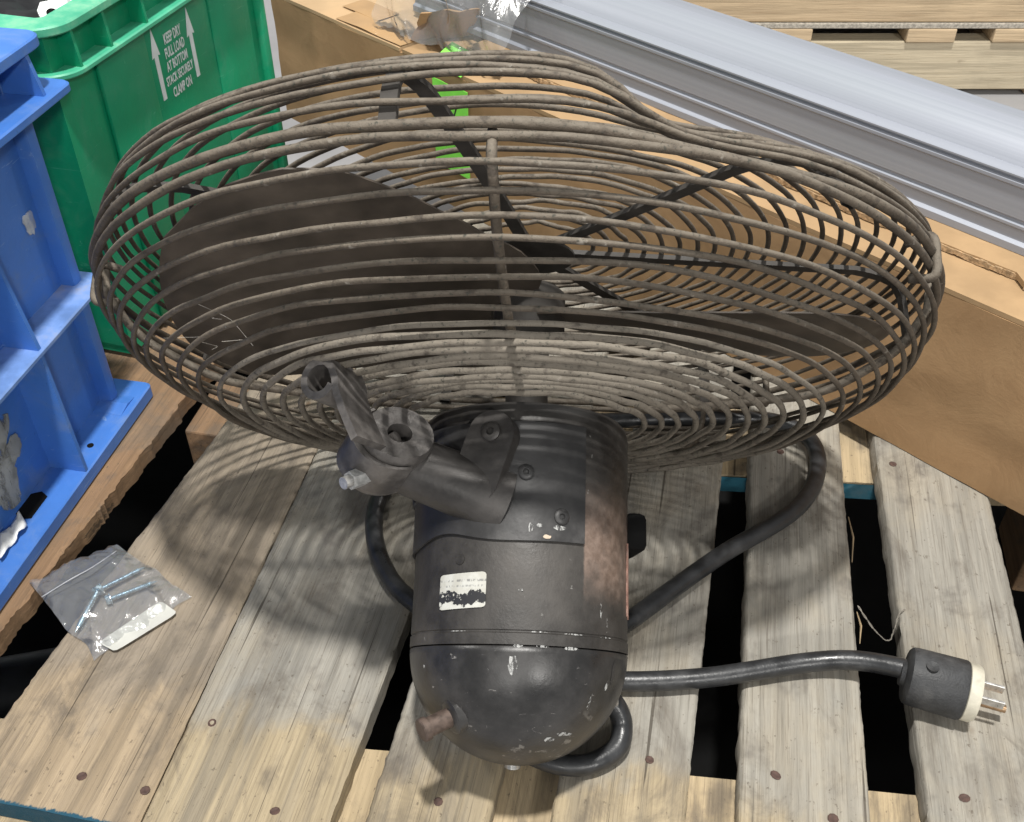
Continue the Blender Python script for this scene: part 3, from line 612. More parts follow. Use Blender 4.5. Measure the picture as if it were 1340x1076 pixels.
for k, (tx, sz, y, z) in enumerate((('KEEP DRY', 0.0125, 0.1240, 0.240), ('FULL LOAD', 0.0125, 0.1240, 0.228), ('AT BOTTOM', 0.0120, 0.1240, 0.2165), ('STACK SECURELY', 0.0112, 0.1240, 0.205), ('CLAMP ON', 0.0125, 0.1240, 0.192))):
    put('printed_text', text_mesh(tx, sz), PRINT, gw, TXM(y, z))
for y in (0.0935, 0.153):
    zb_, zt_ = 0.196, 0.260
    if y > 0.1: zb_, zt_ = 0.194, 0.258
    P = [(y - 0.0028, zb_), (y + 0.0028, zb_), (y + 0.0028, zt_ - 0.024), (y + 0.0062, zt_ - 0.025), (y, zt_), (y - 0.0062, zt_ - 0.025), (y - 0.0028, zt_ - 0.024)]
    put('printed_arrow', MB().prism(P, -0.0014, -0.0009, 0).mesh('printed_arrow'), PRINT, gw, MG_)
# contents of the green crate
V = []; F = []
for j in range(21):
    for i in range(25):
        u, v = i / 24, j / 20; V.append((xa + 0.012 + (-0.03 - xa) * u, ya + 0.02 + 0.30 * v, 0.265 + 0.022 * nz(u * 6, v * 6, 3) + 0.01 * nz(u * 15, v * 15, 8)))
for j in range(20):
    for i in range(24): a = j * 25 + i; F.append((a, a + 1, a + 26, a + 25))
put('black_sheet', mesh('black_sheet', V, F, True), m_plain('black_foil', (0.01, 0.01, 0.011), 0.4, 0, 0.3, 40), None, MG_, 'crumpled black plastic sheeting filling the green crate', 'plastic sheet')
Mk = MG_ @ Matrix.Translation((-0.045, 0.035, 0.288)) @ Matrix.Rotation(R(50), 4, 'Z') @ Matrix.Rotation(R(35), 4, 'X')
br = thing('white_bracket', 'small white metal bracket with a hole on top of the green crate contents', 'bracket', Mk)
put('plate', MB().prism([(-0.013, -0.006), (-0.008, -0.013), (0.030, -0.013), (0.030, 0.012), (-0.008, 0.012), (-0.013, 0.005)], 0, 0.003).mesh('plate'), WHITE, br)
put('hole', MB().lathe([(0.0045, 0.003), (0.0045, 0.0034)], 14).mesh('hole'), BLACK, br, Mk @ Matrix.Translation((-0.003, 0, 0)))
put('folded_edge', MB().box(0.012, 0.016, -0.013, 0.012, 0.003, 0.014, 0.001).mesh('folded_edge'), WHITE, br)

# ------------------------------------------------------------------ stacked pallet far behind
MQ = frame((0.62, 1.72, -0.159), (1, 0.0, 0), (0, 1, 0), (0, 0, 1))
bp_ = thing('pine_pallet', 'clean pine pallet on the concrete floor behind the aluminium profile', 'pallet', MQ)
put('stringer', MB().box(-0.75, 0.28, 0, 0.04, 0.010, 0.092, 0.002).mesh('stringer'), W_PINE_W, bp_)
put('stringer', MB().box(-0.75, 0.70, 0.45, 0.49, 0.010, 0.092, 0.002).mesh('stringer'), W_PINE_W, bp_)
put('foot_board', MB().box(0.255, 0.335, 0.004, 0.60, 0.0012, 0.0095, 0.001).mesh('foot_board'), W_PINE, bp_)
put('foot_board', MB().box(-0.70, -0.62, 0.004, 0.60, 0.0012, 0.0095, 0.001).mesh('foot_board'), W_PINE, bp_)
for x0_, x1_ in ((-0.60, -0.52), (-0.38, -0.30), (-0.22, -0.128), (0.028, 0.108), (0.17, 0.26), (0.30, 0.38)):
    put('deck_board', MB().box(x0_, x1_, -0.006, 0.62, 0.0925, 0.115, 0.002).mesh('deck_board'), W_PINE, bp_)
put('top_sheet', MB().box(-0.80, 0.75, -0.004, 0.66, 0.1155, 0.1235, 0.001).mesh('top_sheet'), m_plain('grey_chipboard', (0.36, 0.33, 0.28), 0.8, 0, 0.35, 220, 0.5), bp_)
put('top_beam', MB().box(-0.85, 0.78, 0.0, 0.09, 0.124, 0.190, 0.003).mesh('top_beam'), W_PINE, bp_)

# ------------------------------------------------------------------ bag of screws
MS = frame((-0.294, 0.492, 0.0), (0.858, 0.514, 0), (-0.514, 0.858, 0), (0, 0, 1))
def bagz(x, y):
    e = max(abs(x) / 0.065, abs(y) / 0.036)
    return 0.0008 + 0.0062 * max(0, 1 - e ** 3) + 0.0016 * abs(nz(x * 70, y * 70, 2)) + 0.0012 * nz(x * 160, y * 120, 4)
PQ = [MS.inverted() @ Vector(p) for p in ((-0.355, 0.508, 0), (-0.286, 0.438, 0), (-0.232, 0.494, 0), (-0.301, 0.545, 0))]
bag = thing('screw_bag', 'clear zip plastic bag holding screws lying on the pallet beside the blue crate', 'bag', MS)
for nm, top in (('upper_sheet', 1), ('lower_sheet', 0)):
    V = []; F = []; nu, nv = 40, 32
    for j in range(nv + 1):
        for i in range(nu + 1):
            u, v = i / nu, j / nv
            p = (PQ[0] * (1 - u) + PQ[1] * u) * (1 - v) + (PQ[3] * (1 - u) + PQ[2] * u) * v
            p = Vector((p.x + 0.005 * nz(v * 5, u * 3, 1), p.y + 0.006 * nz(u * 4, v * 3, 2), 0))
            e = max(abs(2 * u - 1), abs(2 * v - 1))
            z = 0.0012 + (0.0070 * (1 - e ** 3) + 0.0045 * abs(nz(u * 5 + v * 3, v * 6, 2)) + 0.0020 * nz(u * 13, v * 12, 4) if top else 0.0002 * nz(u * 6, v * 6))
            V.append((p.x, p.y, max(z, 0.0009)))
    for j in range(nv):
        for i in range(nu): a = j * (nu + 1) + i; F.append((a, a + 1, a + nu + 2, a + nu + 1))
    put(nm, mesh(nm, V, F, True), BAG, bag)
I_ = MS.inverted()
zp = [I_ @ Vector(p) for p in ((-0.338, 0.490, 0.006), (-0.322, 0.503, 0.009), (-0.309, 0.515, 0.009), (-0.297, 0.534, 0.006))]
put('zip_strip', MB().tube(spline(zp, 8), 0.0005, 5).mesh('zip_strip', True), m_plain('bag_zip', (0.30, 0.31, 0.34), 0.3, 0, 0.05), bag)
q = [I_ @ Vector(p) for p in ((-0.287, 0.452, 0), (-0.273, 0.4445, 0), (-0.238, 0.478, 0), (-0.253, 0.489, 0))]
def rquad(q, r=0.2):
    P = []
    for i in range(4):
        a, b, c = q[i - 1], q[i], q[(i + 1) % 4]
        for t in (0, 0.5, 1):
            p = b.lerp(a, r * 0.5) * (1 - t) ** 2 + b * 2 * t * (1 - t) + b.lerp(c, r * 0.5) * t * t; P.append((p.x, p.y))
    return P
put('paper_label', MB().prism(rquad(q, 0.25), 0.0030, 0.0032).mesh('paper_label'), PAPER, bag, None, 'blank white label inside the bag')
def screw(a, b, label):
    a, b = Vector(a), Vector(b); d = (b - a).normalized(); L = (b - a).length
    M = frame(a, d.orthogonal(), d.cross(d.orthogonal()), d)
    t = thing('wood_screw', label, 'screw', M, 'screws in the plastic bag')
    p = [(0.0014, 0.0)]
    k = int(L / 0.0011)
    for i in range(k):
        f = 1 if i < k - 4 else (k - i) / 5.0
        p += [(0.0019 * f, i * 0.0011 + 0.0004), (0.0013 * f, i * 0.0011 + 0.0010)]
    p.append((0.0002, L)); put('shank', MB().lathe(p, 10).mesh('shank', True, 50), ZINC, t)
    put('head', MB().lathe([(0.0030, -0.0028), (0.0034, -0.002), (0.0034, 0.0), (0.0016, 0.0006)], 6).mesh('head'), ZINC, t)
    put('washer', MB().lathe([(0.0042, 0.0003), (0.0042, 0.001)], 16).mesh('washer'), ZINC, t)
screw((-0.298, 0.497, 0.0062), (-0.272, 0.5195, 0.0045), 'blue zinc screw in the bag, pointing up toward the fan guard')
screw((-0.289, 0.4885, 0.0055), (-0.2595, 0.5065, 0.0042), 'blue zinc screw in the bag lying next to the blank label')
screw((-0.2985, 0.4945, 0.0078), (-0.3045, 0.459, 0.0052), 'blue zinc screw in the bag pointing away from the fan, across the others')

# ------------------------------------------------------------------ the fan
a_ = Vector((0.0326, 0.8358, 0.5481)).normalized(); s_ = Vector((0.9992, -0.0390, 0)).normalized(); n__ = s_.cross(a_)
C1 = Vector((0.0041, 0.3965, 0.0672)); MM = frame(C1, s_, n__, a_)
ga = Vector((0.0342, 0.8184, 0.5736)).normalized(); gs = Vector((0.9991, -0.0418, 0)).normalized(); gn = gs.cross(ga)
G0 = Vector((0.0089, 0.5181, 0.1434)); MGD = frame(G0, gs, gn, ga)
fan = thing('industrial_fan', 'old dusty caged industrial fan tipped onto its black motor on the pallet', 'fan', Matrix.Translation((0.0041, 0.3965, 0)))
RM = 0.0663
mh = put('motor_housing', MB().lathe([(RM + 0.0004, 0.0), (RM + 0.0004, 0.0062), (RM - 0.0004, 0.0068), (RM - 0.0004, 0.0076), (RM + 0.0002, 0.0082), (RM, 0.02), (RM, 0.1335), (RM - 0.0012, 0.1385), (RM - 0.004, 0.1415), (0.02, 0.1435)], 96).mesh('motor_housing', True, 35), MOTOR, fan, MM)
dm = put('motor_dome', MB().lathe([(RM - 0.0008, -0.0004)] + [(RM * math.cos(t) + 0.0002, -RM * math.sin(t)) for t in [R(k) for k in range(1, 87, 3)]] + [(0.0012, -RM)], 96).mesh('motor_dome', True, 60), DOME, fan, MM)
def patch(f, p0, p1, L0, L1, th, nx=24, ny=10, shape=None):
    """curved shell on the motor: angle p (deg, from the top line) and axial L"""
    def g(u, v):
        p = R(p0 + (p1 - p0) * u); Lx = L0 + (L1 - L0) * v
        if shape: Lx = shape(u, v)
        return (f * math.sin(p), f * math.cos(p), Lx), (math.sin(p), math.cos(p), 0)
    return g, nx, ny, th
def shell(name, par, g, mat, label=None):
    return sheet(name, par, g[0], g[1], g[2], g[3], mat, label, MM)
cvs = lambda u, v: (0.0555 + 0.006 * math.exp(-((u - 0.46) / 0.14) ** 2) + (0.003 * u)) * (1 - v) + 0.128 * v
cv = shell('cover_plate', mh, patch(RM + 0.0004, -104, 33, 0, 0, 0.0016, 48, 14, cvs), PLATE)
def npl(u, v):
    e = max(0, abs(v - 0.5) - 0.40) / 0.10; wv = 1 - 0.14 * (1 - math.sqrt(max(0, 1 - e * e)))
    p = R(-29.5 + 27 * (u - 0.5) * wv); return (RM * math.sin(p) + 0.0003 * math.sin(p), (RM + 0.0003) * math.cos(p), 0.0195 + 0.0200 * v + 0.0012 * (u - 0.5)), (math.sin(p), math.cos(p), 0)
shell('name_plate', mh, (npl, 14, 40, 0.0005), NAMEP, 'small white name plate with worn-off black print')
def mp(p, L, r=RM): return Vector((r * math.sin(R(p)), r * math.cos(R(p)), L))
def radial(p, L, r=RM):
    z = Vector((math.sin(R(p)), math.cos(R(p)), 0)); x = Vector((0, 0, 1)); return MM @ frame(mp(p, L, r), x, z.cross(x), z)
scr = MB().lathe([(0.0044, -0.001), (0.0046, 0.0012), (0.0036, 0.002), (0.0018, 0.002), (0.0012, 0.001)], 16).mesh('screw_head', True, 40)
for p, L in ((2, 0.0975), (20, 0.0725), (-86, 0.09)):
    put('screw_head', scr, PLATE, cv, radial(p, L, RM + 0.0018))
put('rivet', MB().lathe([(0.003, -0.0005), (0.003, 0.0006), (0.0015, 0.001)], 14).mesh('rivet', True, 40), MOTOR, mh, radial(-31, 0.0475))
put('vent_hole', MB().lathe([(0.0036, 0.0), (0.0036, 0.0003)], 14).mesh('vent_hole'), BLACK, mh, radial(-27, 0.1275, RM + 0.0001))
# bare metal strip and torn tape on the right edge of the housing
shell('bare_strip', mh, patch(RM + 0.0003, 76, 84, 0.022, 0.066, 0.0004, 6, 16, lambda u, v: 0.022 + 0.044 * v + 0.004 * nz(u * 4, v, 2)), m_plain('scratched_red_tape', (0.40, 0.22, 0.17), 0.5, 0, 0.45, 220, 0.4, 300, (0.55, 0.52, 0.48), 0.6))
put('lead_box', MB().box(-0.012, 0.012, -0.02, 0.02, -0.004, 0.010, 0.004).mesh('lead_box', True, 40), BLACK, mh, radial(98, 0.075))
# chips: small flat irregular flakes lying on the paint
def flake(par, p, L, rp, rl, seed, rad=lambda L: RM, mat=FLAKE):
    n = 14; V = [mp(p, L, rad(L) + 0.0005)]
    for k in range(n):
        t = 2 * math.pi * k / n; q = 1 + 0.5 * nz(math.cos(t) * 1.8, math.sin(t) * 1.8, seed)
        L2 = L + rl * q * math.sin(t); V.append(mp(p + rp * q * math.cos(t), L2, rad(L2) + 0.0004))
    put('paint_chip', mesh('paint_chip', V, [(0, 1 + k, 1 + (k + 1) % n) for k in range(n)]), mat, par, MM)
drad = lambda L: math.sqrt(max(RM * RM - L * L, 1e-6))
flake(dm, -1.5, -0.0115, 2.4, 0.0055, 1, drad); flake(dm, 0.5, -0.0008, 2.2, 0.0008, 2, drad); flake(dm, 58, -0.012, 1.6, 0.006, 3, drad, PLATE)
flake(dm, 12, -0.0006, 3.0, 0.0007, 4, drad); flake(dm, 27, -0.001, 4.0, 0.0009, 5, drad); flake(dm, 44, -0.0305, 0.8, 0.006, 6, drad); flake(dm, -55, -0.0125, 1.0, 0.0012, 8, drad)
flake(dm, 36, -0.047, 6, 0.0012, 9, drad); flake(dm, 26, -0.050, 5, 0.0012, 10, drad); flake(dm, -14, -0.014, 0.5, 0.0007, 12, drad); flake(dm, 54, -0.020, 1.2, 0.0022, 13, drad)
flake(mh, 5, 0.0655, 1.2, 0.0028, 11, lambda L: RM + 0.002); flake(mh, 9, 0.0668, 1.4, 0.0012, 14, lambda L: RM + 0.002); flake(mh, 19, 0.066, 3.2, 0.0012, 15, lambda L: RM + 0.002); flake(mh, 13, 0.0605, 2.0, 0.0012, 16, lambda L: RM + 0.002, m_plain('bare_beige', (0.55, 0.45, 0.34), 0.6))
for p, L, rp, rl, sd in ((28, 0.007, 5, 0.0004, 21), (10, 0.0072, 4, 0.0004, 22), (48, 0.0068, 5, 0.0004, 23), (-30, 0.007, 4, 0.0003, 24), (45, 0.022, 0.7, 0.005, 25), (50, 0.015, 0.8, 0.003, 26), (1, 0.03, 1.2, 0.0007, 27)):
    flake(mh, p, L, rp, rl, sd, lambda L: RM + 0.0004)
# dome pin and foot bolt
pd = Vector((-0.80, 0.42, -0.42)).normalized(); pb = Vector((-0.034, 0.038, -0.038))
MPn = MM @ frame(pb, pd.orthogonal(), pd.cross(pd.orthogonal()), pd)
put('collar', MB().lathe([(0.0105, -0.004), (0.0105, 0.0035), (0.008, 0.005)], 20).mesh('collar', True, 40), DOME, dm, MPn)
put('pin', MB().lathe([(0.0056, 0.0), (0.0056, 0.0185), (0.0068, 0.0190), (0.0068, 0.0225), (0.006, 0.0232)], 20).mesh('pin', True, 40), RUSTY, dm, MPn)
fz = Vector((-0.03, -0.32, -0.95)).normalized(); fb = fz * (RM - 0.001)
put('foot_bolt', MB().lathe([(0.0075, -0.002), (0.0075, 0.0015), (0.0050, 0.0018), (0.0050, 0.0065), (0.0025, 0.0078)], 14).mesh('foot_bolt', True, 40), STEEL, dm, MM @ frame(fb, fz.orthogonal(), fz.cross(fz.orthogonal()), fz))

# mounting arm (motor frame)
Bz = Vector((math.sin(R(-20)), math.cos(R(-20)), 0)); A0 = mp(-20, 0.097, RM + 0.0016)
long_ = (mp(-27, 0.073) - mp(-13, 0.121)); long_ = (long_ - Bz * long_.dot(Bz)).normalized(); sd_ = Bz.cross(long_)
MFl = MM @ frame(A0, long_, sd_, Bz)
def capsule(L, r, n=14, lo=None):
    lo = L if lo is None else lo
    return [(lo + r * math.cos(R(-90 + 180 * k / n)), r * math.sin(R(-90 + 180 * k / n))) for k in range(n + 1)] + [(-L + r * math.cos(R(90 + 180 * k / n)), r * math.sin(R(90 + 180 * k / n))) for k in range(n + 1)]
am = MB().tube([MFl.inverted() @ MM @ Vector(p) for p in ((-0.014, 0.050, 0.0840), (-0.020, 0.0525, 0.0858), (-0.028, 0.055, 0.0885), (-0.074, 0.0580, 0.1045))], [0.0245, 0.0220, 0.0190, 0.0178], 36)
arm = put('mounting_arm', am.mesh('mounting_arm', True, 40), ARM, fan, MFl)
put('arm_flange', MB().prism(capsule(0.0225, 0.0145, 14, 0.006), -0.006, 0.0070).mesh('arm_flange', True, 40), ARM, arm, MFl)
for x in (-0.0240,):
    put('flange_bolt', MB().lathe([(0.0058, 0.0085), (0.0058, 0.0100), (0.0048, 0.0108), (0.0024, 0.0108), (0.0020, 0.0088)], 20).mesh('flange_bolt', True, 40), ARM, arm, MFl @ Matrix.Translation((x, 0, -0.0015)))
Kz = Vector((0.46, 0.76, 0.42)).normalized(); Kx = Vector((-0.80, 0.0, -0.55)); Kx = (Kx - Kz * Kx.dot(Kz)).normalized(); Ky = Kz.cross(Kx)
MK = MM @ frame(Vector((-0.0770, 0.0720, 0.1085)), Kx, Ky, Kz)
el = lambda rx, ry, n=36: [(rx * math.cos(2 * math.pi * k / n), ry * math.sin(2 * math.pi * k / n)) for k in range(n)]
V = []; F = []; n = 36
for rx, ry, z in ((0.022, 0.018, -0.022), (0.0235, 0.0195, -0.018), (0.0235, 0.0195, 0.013), (0.0222, 0.0182, 0.0155), (0.0082, 0.0066, 0.0150), (0.0074, 0.0060, 0.010), (0.0070, 0.0056, 0.001)):
    V += [(p[0], p[1], z) for p in el(rx, ry)]
for k in range(6): F += [(k * n + i, k * n + (i + 1) % n, (k + 1) * n + (i + 1) % n, (k + 1) * n + i) for i in range(n)]
F += [tuple(range(n)), tuple(range(6 * n, 7 * n))]
cl = put('clamp_socket', mesh('clamp_socket', V, F, True, 35), ARM_WORN, arm, MK)
put('socket_pin', MB().cyl((0.006, 0.001, 0.002), (0.001, -0.001, 0.0118), 0.0042, 18).mesh('socket_pin', True, 40), ARM_WORN, arm, MK)
P = []
for k in range(17):
    t = R(-84 + 168 * k / 16); P.append((0.0292 * math.cos(t), 0.0225 * math.sin(t)))
for k in range(17):
    t = R(84 - 168 * k / 16); P.append((0.0250 * math.cos(t), 0.0210 * math.sin(t)))
put('clamp_lug', MB().prism(P, -0.013, 0.0110).mesh('clamp_lug', True, 40), ARM_WORN, arm, MK)
bx2 = Vector((0.95, -0.35, 0)).normalized()
for z_, yy in ((-0.005, -0.010),):
    put('clamp_bolt', MB().cyl((0.020, yy, z_), (0.0325, yy - 0.001, z_), 0.0056, 6).mesh('clamp_bolt'), CHIP, arm, MK)
    put('clamp_bolt', MB().cyl((0.0328, yy - 0.001, z_), (0.0375, yy - 0.0015, z_), 0.0036, 12).mesh('clamp_bolt'), STEEL, arm, MK)
# rolled eye strap
Ez = Vector((0.46, -0.88, 0.02)).normalized(); Ey = Vector((0, 0, 1)); Ey = (Ey - Ez * Ey.dot(Ez)).normalized(); Ex = Ey.cross(Ez)
ME_ = MM @ frame(Vector((-0.1110, 0.1220, 0.1340)), Ex, Ey, Ez)
pts = []
for k in range(23): 
    t = R(-25 - 13.2 * k); pts.append((0.0098 * math.cos(t), 0.0098 * math.sin(t)))
last = pts[-1]
pts += [(0.0100, 0.0005), (0.0125, -0.008), (0.0170, -0.018), (0.0225, -0.028), (0.027, -0.036)]
pts = pts[:20] + [(0.0045, 0.0092), (0.0082, 0.0058), (0.0112, -0.001)] + pts[-4:]
V = []; F = []; m_ = len(pts); th = 0.0022
for i, p in enumerate(pts):
    q0 = Vector(pts[max(i - 1, 0)]); q1 = Vector(pts[min(i + 1, m_ - 1)]); d = (q1 - q0).normalized(); nn = Vector((-d.y, d.x))
    for sgn, z in ((1, 0.0), (-1, 0.0), (-1, 0.026), (1, 0.026)):
        V.append((p[0] + nn.x * th * sgn, p[1] + nn.y * th * sgn, z))
for i in range(m_ - 1):
    for k in range(4): F.append((i * 4 + k, i * 4 + (k + 1) % 4, i * 4 + 4 + (k + 1) % 4, i * 4 + 4 + k))
F += [(0, 1, 2, 3), (4 * m_ - 1, 4 * m_ - 2, 4 * m_ - 3, 4 * m_ - 4)]
put('eye_strap', mesh('eye_strap', V, F, True, 35), ARM_WORN, arm, ME_, 'rubbed steel strap rolled into an eye')

# guard rings: (half width, upward half height, axial position) from the fitted profile, metres
back = [(0.2605, 0.2640, 0.0525), (0.2546, 0.2520, 0.0447), (0.2487, 0.2424, 0.0366), (0.2410, 0.2352, 0.0296), (0.2341, 0.2215, 0.0250), (0.2261, 0.2100, 0.0214),
        (0.2159, 0.2020, 0.0162), (0.2034, 0.1960, 0.0105), (0.1913, 0.1845, 0.0070), (0.1783, 0.1760, 0.0052), (0.1661, 0.1640, 0.0048), (0.1545, 0.1530, 0.0042),
        (0.1434, 0.1430, 0.0036), (0.1322, 0.1330, 0.0030), (0.1213, 0.1210, 0.0028), (0.1105, 0.1110, 0.0028), (0.0992, 0.1000, 0.0028), (0.0883, 0.0890, 0.0028), (0.0772, 0.0780, 0.0026)]
rim_b = (0.2650, 0.2560, 0.0690); rim_f = (0.2675, 0.2570, 0.0760)
front_ = [(0.2665, 0.2570, 0.0870), (0.2660, 0.2570, 0.0975), (0.2650, 0.2550, 0.1045), (0.2625, 0.2520, 0.1100), (0.2600, 0.2475, 0.1145), (0.2520, 0.2400, 0.1180), (0.2425, 0.2310, 0.1205)]
for k in range(17): front_.append((0.2310 - 0.0118 * k, 0.2210 - 0.0113 * k, 0.1225 + 0.0003 * k))
GI = MGD.inverted()
def dented(x, y, z, t, d):
    deg = math.degrees(t) % 360; c, s = math.cos(t), math.sin(t)
    g = (math.exp(-((deg - 70) / (8.0 if deg > 70 else 15.0)) ** 2) + 0.5 * math.exp(-((deg - 44) / 20.0) ** 2)) * d
    return x - c * 0.016 * g, y - s * 0.016 * g, z - 0.016 * g
DENTS = [0.15, 0.35, 0.7, 1.0, 1.15, 1.2, 1.1, 0.9] + [max(0, 0.7 - 0.2 * k) for k in range(17)]
def ringpts(h, up, L, seed, n=120, dent=0.0, amp=1.0):
    P = []
    lo = min(up, h); off = -0.010 * (h / 0.27) ** 3
    for i in range(n):
        t = 2 * math.pi * i / n; c, s = math.cos(t), math.sin(t)
        r = 1 + amp * (0.005 * nz(c * 1.3 + seed, s * 1.3, seed) + 0.003 * nz(c * 4, s * 4, seed * 2.3))
        x, y = h * c * r + off, (up if s > 0 else lo) * s * r
        z = L + amp * (0.0026 * nz(c * 1.6, s * 1.6 + seed, 3.1) + 0.0016 * nz(c * 5 + seed, s * 5, 7.7))
        if dent:
            x, y, z = dented(x, y, z, t, dent)
        # the lower edge stands flattened on the boards
        wz = (MGD @ Vector((x, y, z))).z
        if wz < 0.012: y += (0.012 - wz) / gn.z * 0.93
        P.append((x, y, z))
    return P
WR = 0.0017
rg = MB().tube(ringpts(*rim_b, 1.0), 0.0023, 8, True)
rear = put('rear_guard', rg.mesh('rear_guard', True), GUARD, fan, MGD)
fg = MB().tube(ringpts(*rim_f, 1.6, dent=0.15), 0.0027, 8, True)
frontg = put('front_guard', fg.mesh('front_guard', True), GUARD, fan, MGD)
for k, (h, up, L) in enumerate(back):
    put('guard_wire', MB().tube(ringpts(h, up, L, 3.0 + k * 0.77), WR * (1 if h > 0.19 else 1.25), 6, True).mesh('guard_wire', True), GUARD if h > 0.195 else GUARD_D, rear, MGD)
for k, (h, up, L) in enumerate(front_):
    d = DENTS[k + 1]
    put('guard_wire', MB().tube(ringpts(h, up, L, 23.0 + k * 0.91, dent=d), WR, 6, True).mesh('guard_wire', True), GUARD, frontg, MGD)
def ribpts(prof, deg, inset, dents=None):
    t = R(deg); c, s = math.cos(t), math.sin(t); P = []
    for kk, (h, up, L) in enumerate(prof):
        x, y = (h - inset[0]) * c - 0.010 * (h / 0.27) ** 3, ((up if s > 0 else min(up, h)) - inset[0]) * s
        z = L + inset[1]
        if dents: x, y, z = dented(x, y, z, t, dents[kk])
        wz = (MGD @ Vector((x, y, z))).z
        if wz < 0.014: y += (0.014 - wz) / gn.z
        P.append((x, y, z))
    return P
for dg in (91, 19, 163, 235, 307):
    prof = [rim_b] + back
    rad = [0.0025] * len(prof)
    put('guard_rib', MB().tube(ribpts(prof, dg, (0.004, 0.0045)), rad, 8).mesh('guard_rib', True), GUARD, rear, MGD)
for k in range(7):
    dg = 101.4 - 51.43 * k
    prof = [rim_f] + front_
    P = ribpts(prof, dg, (0.0045, -0.0045), DENTS)
    t = R(dg); V = []; F = []; d = Vector((-math.sin(t), math.cos(t), 0)) * 0.0042
    m = MB()
    P = [Vector(p) for p in P] + [Vector((0.02 * math.cos(t), 0.02 * math.sin(t), 0.1235))]
    for i, p in enumerate(P):
        q0 = P[max(i - 1, 0)]; q1 = P[min(i + 1, len(P) - 1)]; tg = (q1 - q0).normalized(); nn = tg.cross(d).normalized() * 0.0016
        V += [p + d + nn, p - d + nn, p - d - nn, p + d - nn]
    for i in range(len(P) - 1):
        for j in range(4): F.append((i * 4 + j, i * 4 + (j + 1) % 4, i * 4 + 4 + (j + 1) % 4, i * 4 + 4 + j))
    put('guard_bar', mesh('guard_bar', V, F), BAR, frontg, MGD)
put('centre_plate', MB().lathe([(0.030, 0.1195), (0.030, 0.1212), (0.012, 0.1220)], 32).mesh('centre_plate', True, 40), BAR, frontg, MGD)
# clips holding the two rims together
for dg in (168, 29, 245, 318):
    t = R(dg); c, s = math.cos(t), math.sin(t); x, y = 0.2625 * c - 0.010, 0.2545 * s
    if s < 0: y *= 0.86
    m = MB().tube(spline([(x - 0.009 * c, y - 0.009 * s, 0.062), (x + 0.004 * c, y + 0.004 * s, 0.061), (x + 0.006 * c, y + 0.006 * s, 0.072), (x + 0.004 * c, y + 0.004 * s, 0.085), (x - 0.010 * c, y - 0.010 * s, 0.083)], 6), 0.0028, 8)
    put('guard_clip', m.mesh('guard_clip', True), STEEL if dg == 170 else GUARD, fan, MGD)
# hub and blades
put('hub', MB().lathe([(0.014, 0.0), (0.014, 0.058), (0.020, 0.060), (0.024, 0.064), (0.024, 0.092), (0.020, 0.096), (0.008, 0.098)], 40).mesh('hub', True, 35), BAR, fan, MGD)
def lerp_tab(tab, r):
    for (r0, v0), (r1, v1) in zip(tab, tab[1:]):
        if r <= r1: return v0 + (v1 - v0) * max(0, (r - r0)) / (r1 - r0)
    return tab[-1][1]
def blade(turn):
    V = []; F = []; nu, nv = 26, 24
    lo_t = [(0.030, 66), (0.05, 82), (0.085, 104), (0.117, 113), (0.15, 119), (0.18, 124), (0.205, 131), (0.222, 140), (0.235, 154)]
    hi_t = [(0.030, 250), (0.06, 228), (0.10, 215), (0.15, 209), (0.20, 205), (0.222, 200), (0.235, 188)]
    for tsd in (0, 1):
        for j in range(nv + 1):
            r = 0.022 + 0.213 * (j / nv) ** 0.9
            for i in range(nu + 1):
                d = lerp_tab(lo_t, r) + (lerp_tab(hi_t, r) - lerp_tab(lo_t, r)) * i / nu
                k = R(d - 162) * r
                z = 0.078 - 0.21 * k + 0.35 * k * k + 0.0011 * tsd; t = R(d + turn)
                V.append((r * math.cos(t) - 0.004, r * math.sin(t) * 0.96, z))
    q = (nu + 1) * (nv + 1); r_ = nu + 1
    for j in range(nv):
        for i in range(nu):
            a = j * r_ + i; F += [(a, a + 1, a + r_ + 1, a + r_), (q + a, q + a + r_, q + a + r_ + 1, q + a + 1)]
    bd = list(range(nu)) + [j * r_ + nu for j in range(nv)] + [nv * r_ + i for i in range(nu, 0, -1)] + [j * r_ for j in range(nv, 0, -1)]
    for k in range(len(bd)): A, B = bd[k], bd[(k + 1) % len(bd)]; F.append((A, q + A, q + B, B))
    return mesh('fan_blade', V, F, True, 50)
put('fan_blade', blade(0), BLADE, fan, MGD); put('fan_blade', blade(180), BLADE, fan, MGD)
# cobweb strands hanging in the left of the guard
cw = MB(); random.seed(3)
for k in range(5):
    t0 = random.uniform(140, 168); r0 = random.uniform(0.19, 0.235)
    p = Vector((r0 * math.cos(R(t0)), r0 * math.sin(R(t0)), 0.03)); q = p + Vector((random.uniform(-0.02, 0.05), random.uniform(-0.06, 0.02), random.uniform(-0.012, 0.012)))
    mid = (p + q) / 2 + Vector((0.004 * random.uniform(-1, 1), -0.006, 0.003))
    cw.tube(spline([p, p.lerp(mid, 0.6) + Vector((0.002, -0.004, 0.001)), mid + Vector((0, -0.003, 0)), q], 8), random.uniform(0.00008, 0.00015), 4)
put('cobweb', cw.mesh('cobweb'), m_plain('grey_cobweb', (0.5, 0.47, 0.42), 0.9), rear, MGD, kind='stuff')

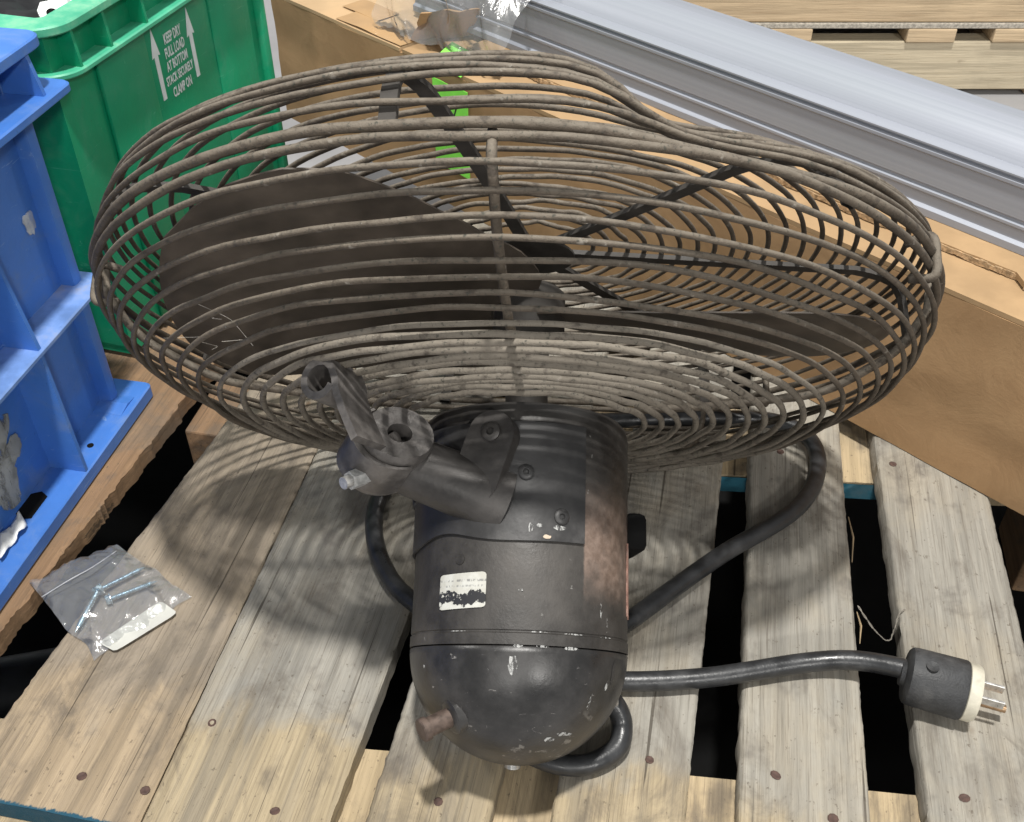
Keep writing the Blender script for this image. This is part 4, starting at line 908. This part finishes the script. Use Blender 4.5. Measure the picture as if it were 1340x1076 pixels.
# power cord and plug
CR = 0.0068
path = [(0.056, 0.395, 0.030), (0.066, 0.388, 0.022), (0.070, 0.380, 0.0130), (0.066, 0.367, 0.0085), (0.050, 0.357, 0.0075), (0.030, 0.356, 0.0075), (0.008, 0.366, 0.0072), (0.0, 0.38, 0.0072)]
path2 = [(-0.030, 0.452, 0.010), (-0.062, 0.476, 0.0085), (-0.088, 0.504, 0.0085), (-0.104, 0.545, 0.0085), (-0.105, 0.585, 0.0085), (-0.090, 0.625, 0.009), (-0.03, 0.665, 0.0105), (0.06, 0.675, 0.0115), (0.16, 0.680, 0.0115), (0.222, 0.677, 0.011), (0.249, 0.654, 0.010), (0.246, 0.614, 0.009), (0.218, 0.572, 0.009),
         (0.160, 0.531, 0.0085), (0.116, 0.495, 0.009), (0.080, 0.464, 0.010), (0.052, 0.446, 0.011), (0.045, 0.432, 0.011), (0.055, 0.4195, 0.010), (0.078, 0.416, 0.009), (0.132, 0.419, 0.0095), (0.195, 0.4295, 0.0105), (0.228, 0.4285, 0.015), (0.2555, 0.4185, 0.0205), (0.2640, 0.4130, 0.0212)]
put('power_cord', MB().tube(spline(path2, 10), CR, 12).mesh('power_cord', True), RUBBER, fan, Matrix.Translation((0, 0, 0)))
put('power_cord', MB().tube(spline(path, 10), CR, 12).mesh('power_cord', True), RUBBER, fan, Matrix.Translation((0, 0, 0)))
put('cord_clamp', MB().box(-0.008, 0.008, -0.009, 0.009, -0.003, 0.004, 0.002).mesh('cord_clamp', True, 40), STEEL, dm, Matrix.Translation((0.0605, 0.392, 0.034)) @ Matrix.Rotation(R(60), 4, 'Y'))
pz = Vector((0.944, -0.329, -0.02)).normalized(); px_ = Vector((0, 0, 1)); px_ = (px_ - pz * px_.dot(pz)).normalized(); MPL = frame((0.2600, 0.4125, 0.0205), px_, pz.cross(px_), pz)
pg = put('power_plug', MB().lathe([(0.0075, -0.006), (0.0090, -0.0035), (0.0165, -0.0025), (0.0184, -0.0010), (0.0190, 0.002), (0.0196, 0.0325), (0.0190, 0.0335)], 40).mesh('power_plug', True, 40), PLUGB, fan, MPL)
put('plug_face', MB().lathe([(0.0180, 0.0336), (0.0188, 0.0342), (0.0188, 0.0395), (0.0176, 0.0418), (0.0150, 0.0420)], 40).mesh('plug_face', True, 40), PLUGW, pg, MPL)
for yy in (-0.0062, 0.0062):
    put('flat_prong', MB().box(0.0005, 0.0068, yy - 0.0009, yy + 0.0009, 0.042, 0.0575, 0.0003).mesh('flat_prong'), STEEL, pg, MPL)
put('round_prong', MB().cyl((-0.0068, 0, 0.042), (-0.0068, 0, 0.0615), 0.0026, 14).mesh('round_prong', True, 40), BRASS, pg, MPL)
put('plug_screw', MB().lathe([(0.004, 0), (0.004, 0.0012), (0.0012, 0.0004)], 14).mesh('plug_screw', True, 40), PLUGB, pg, MPL @ frame((0.0188, 0.004, 0.0098), (0, 1, 0), (0, 0, 1), (1, 0, 0)))
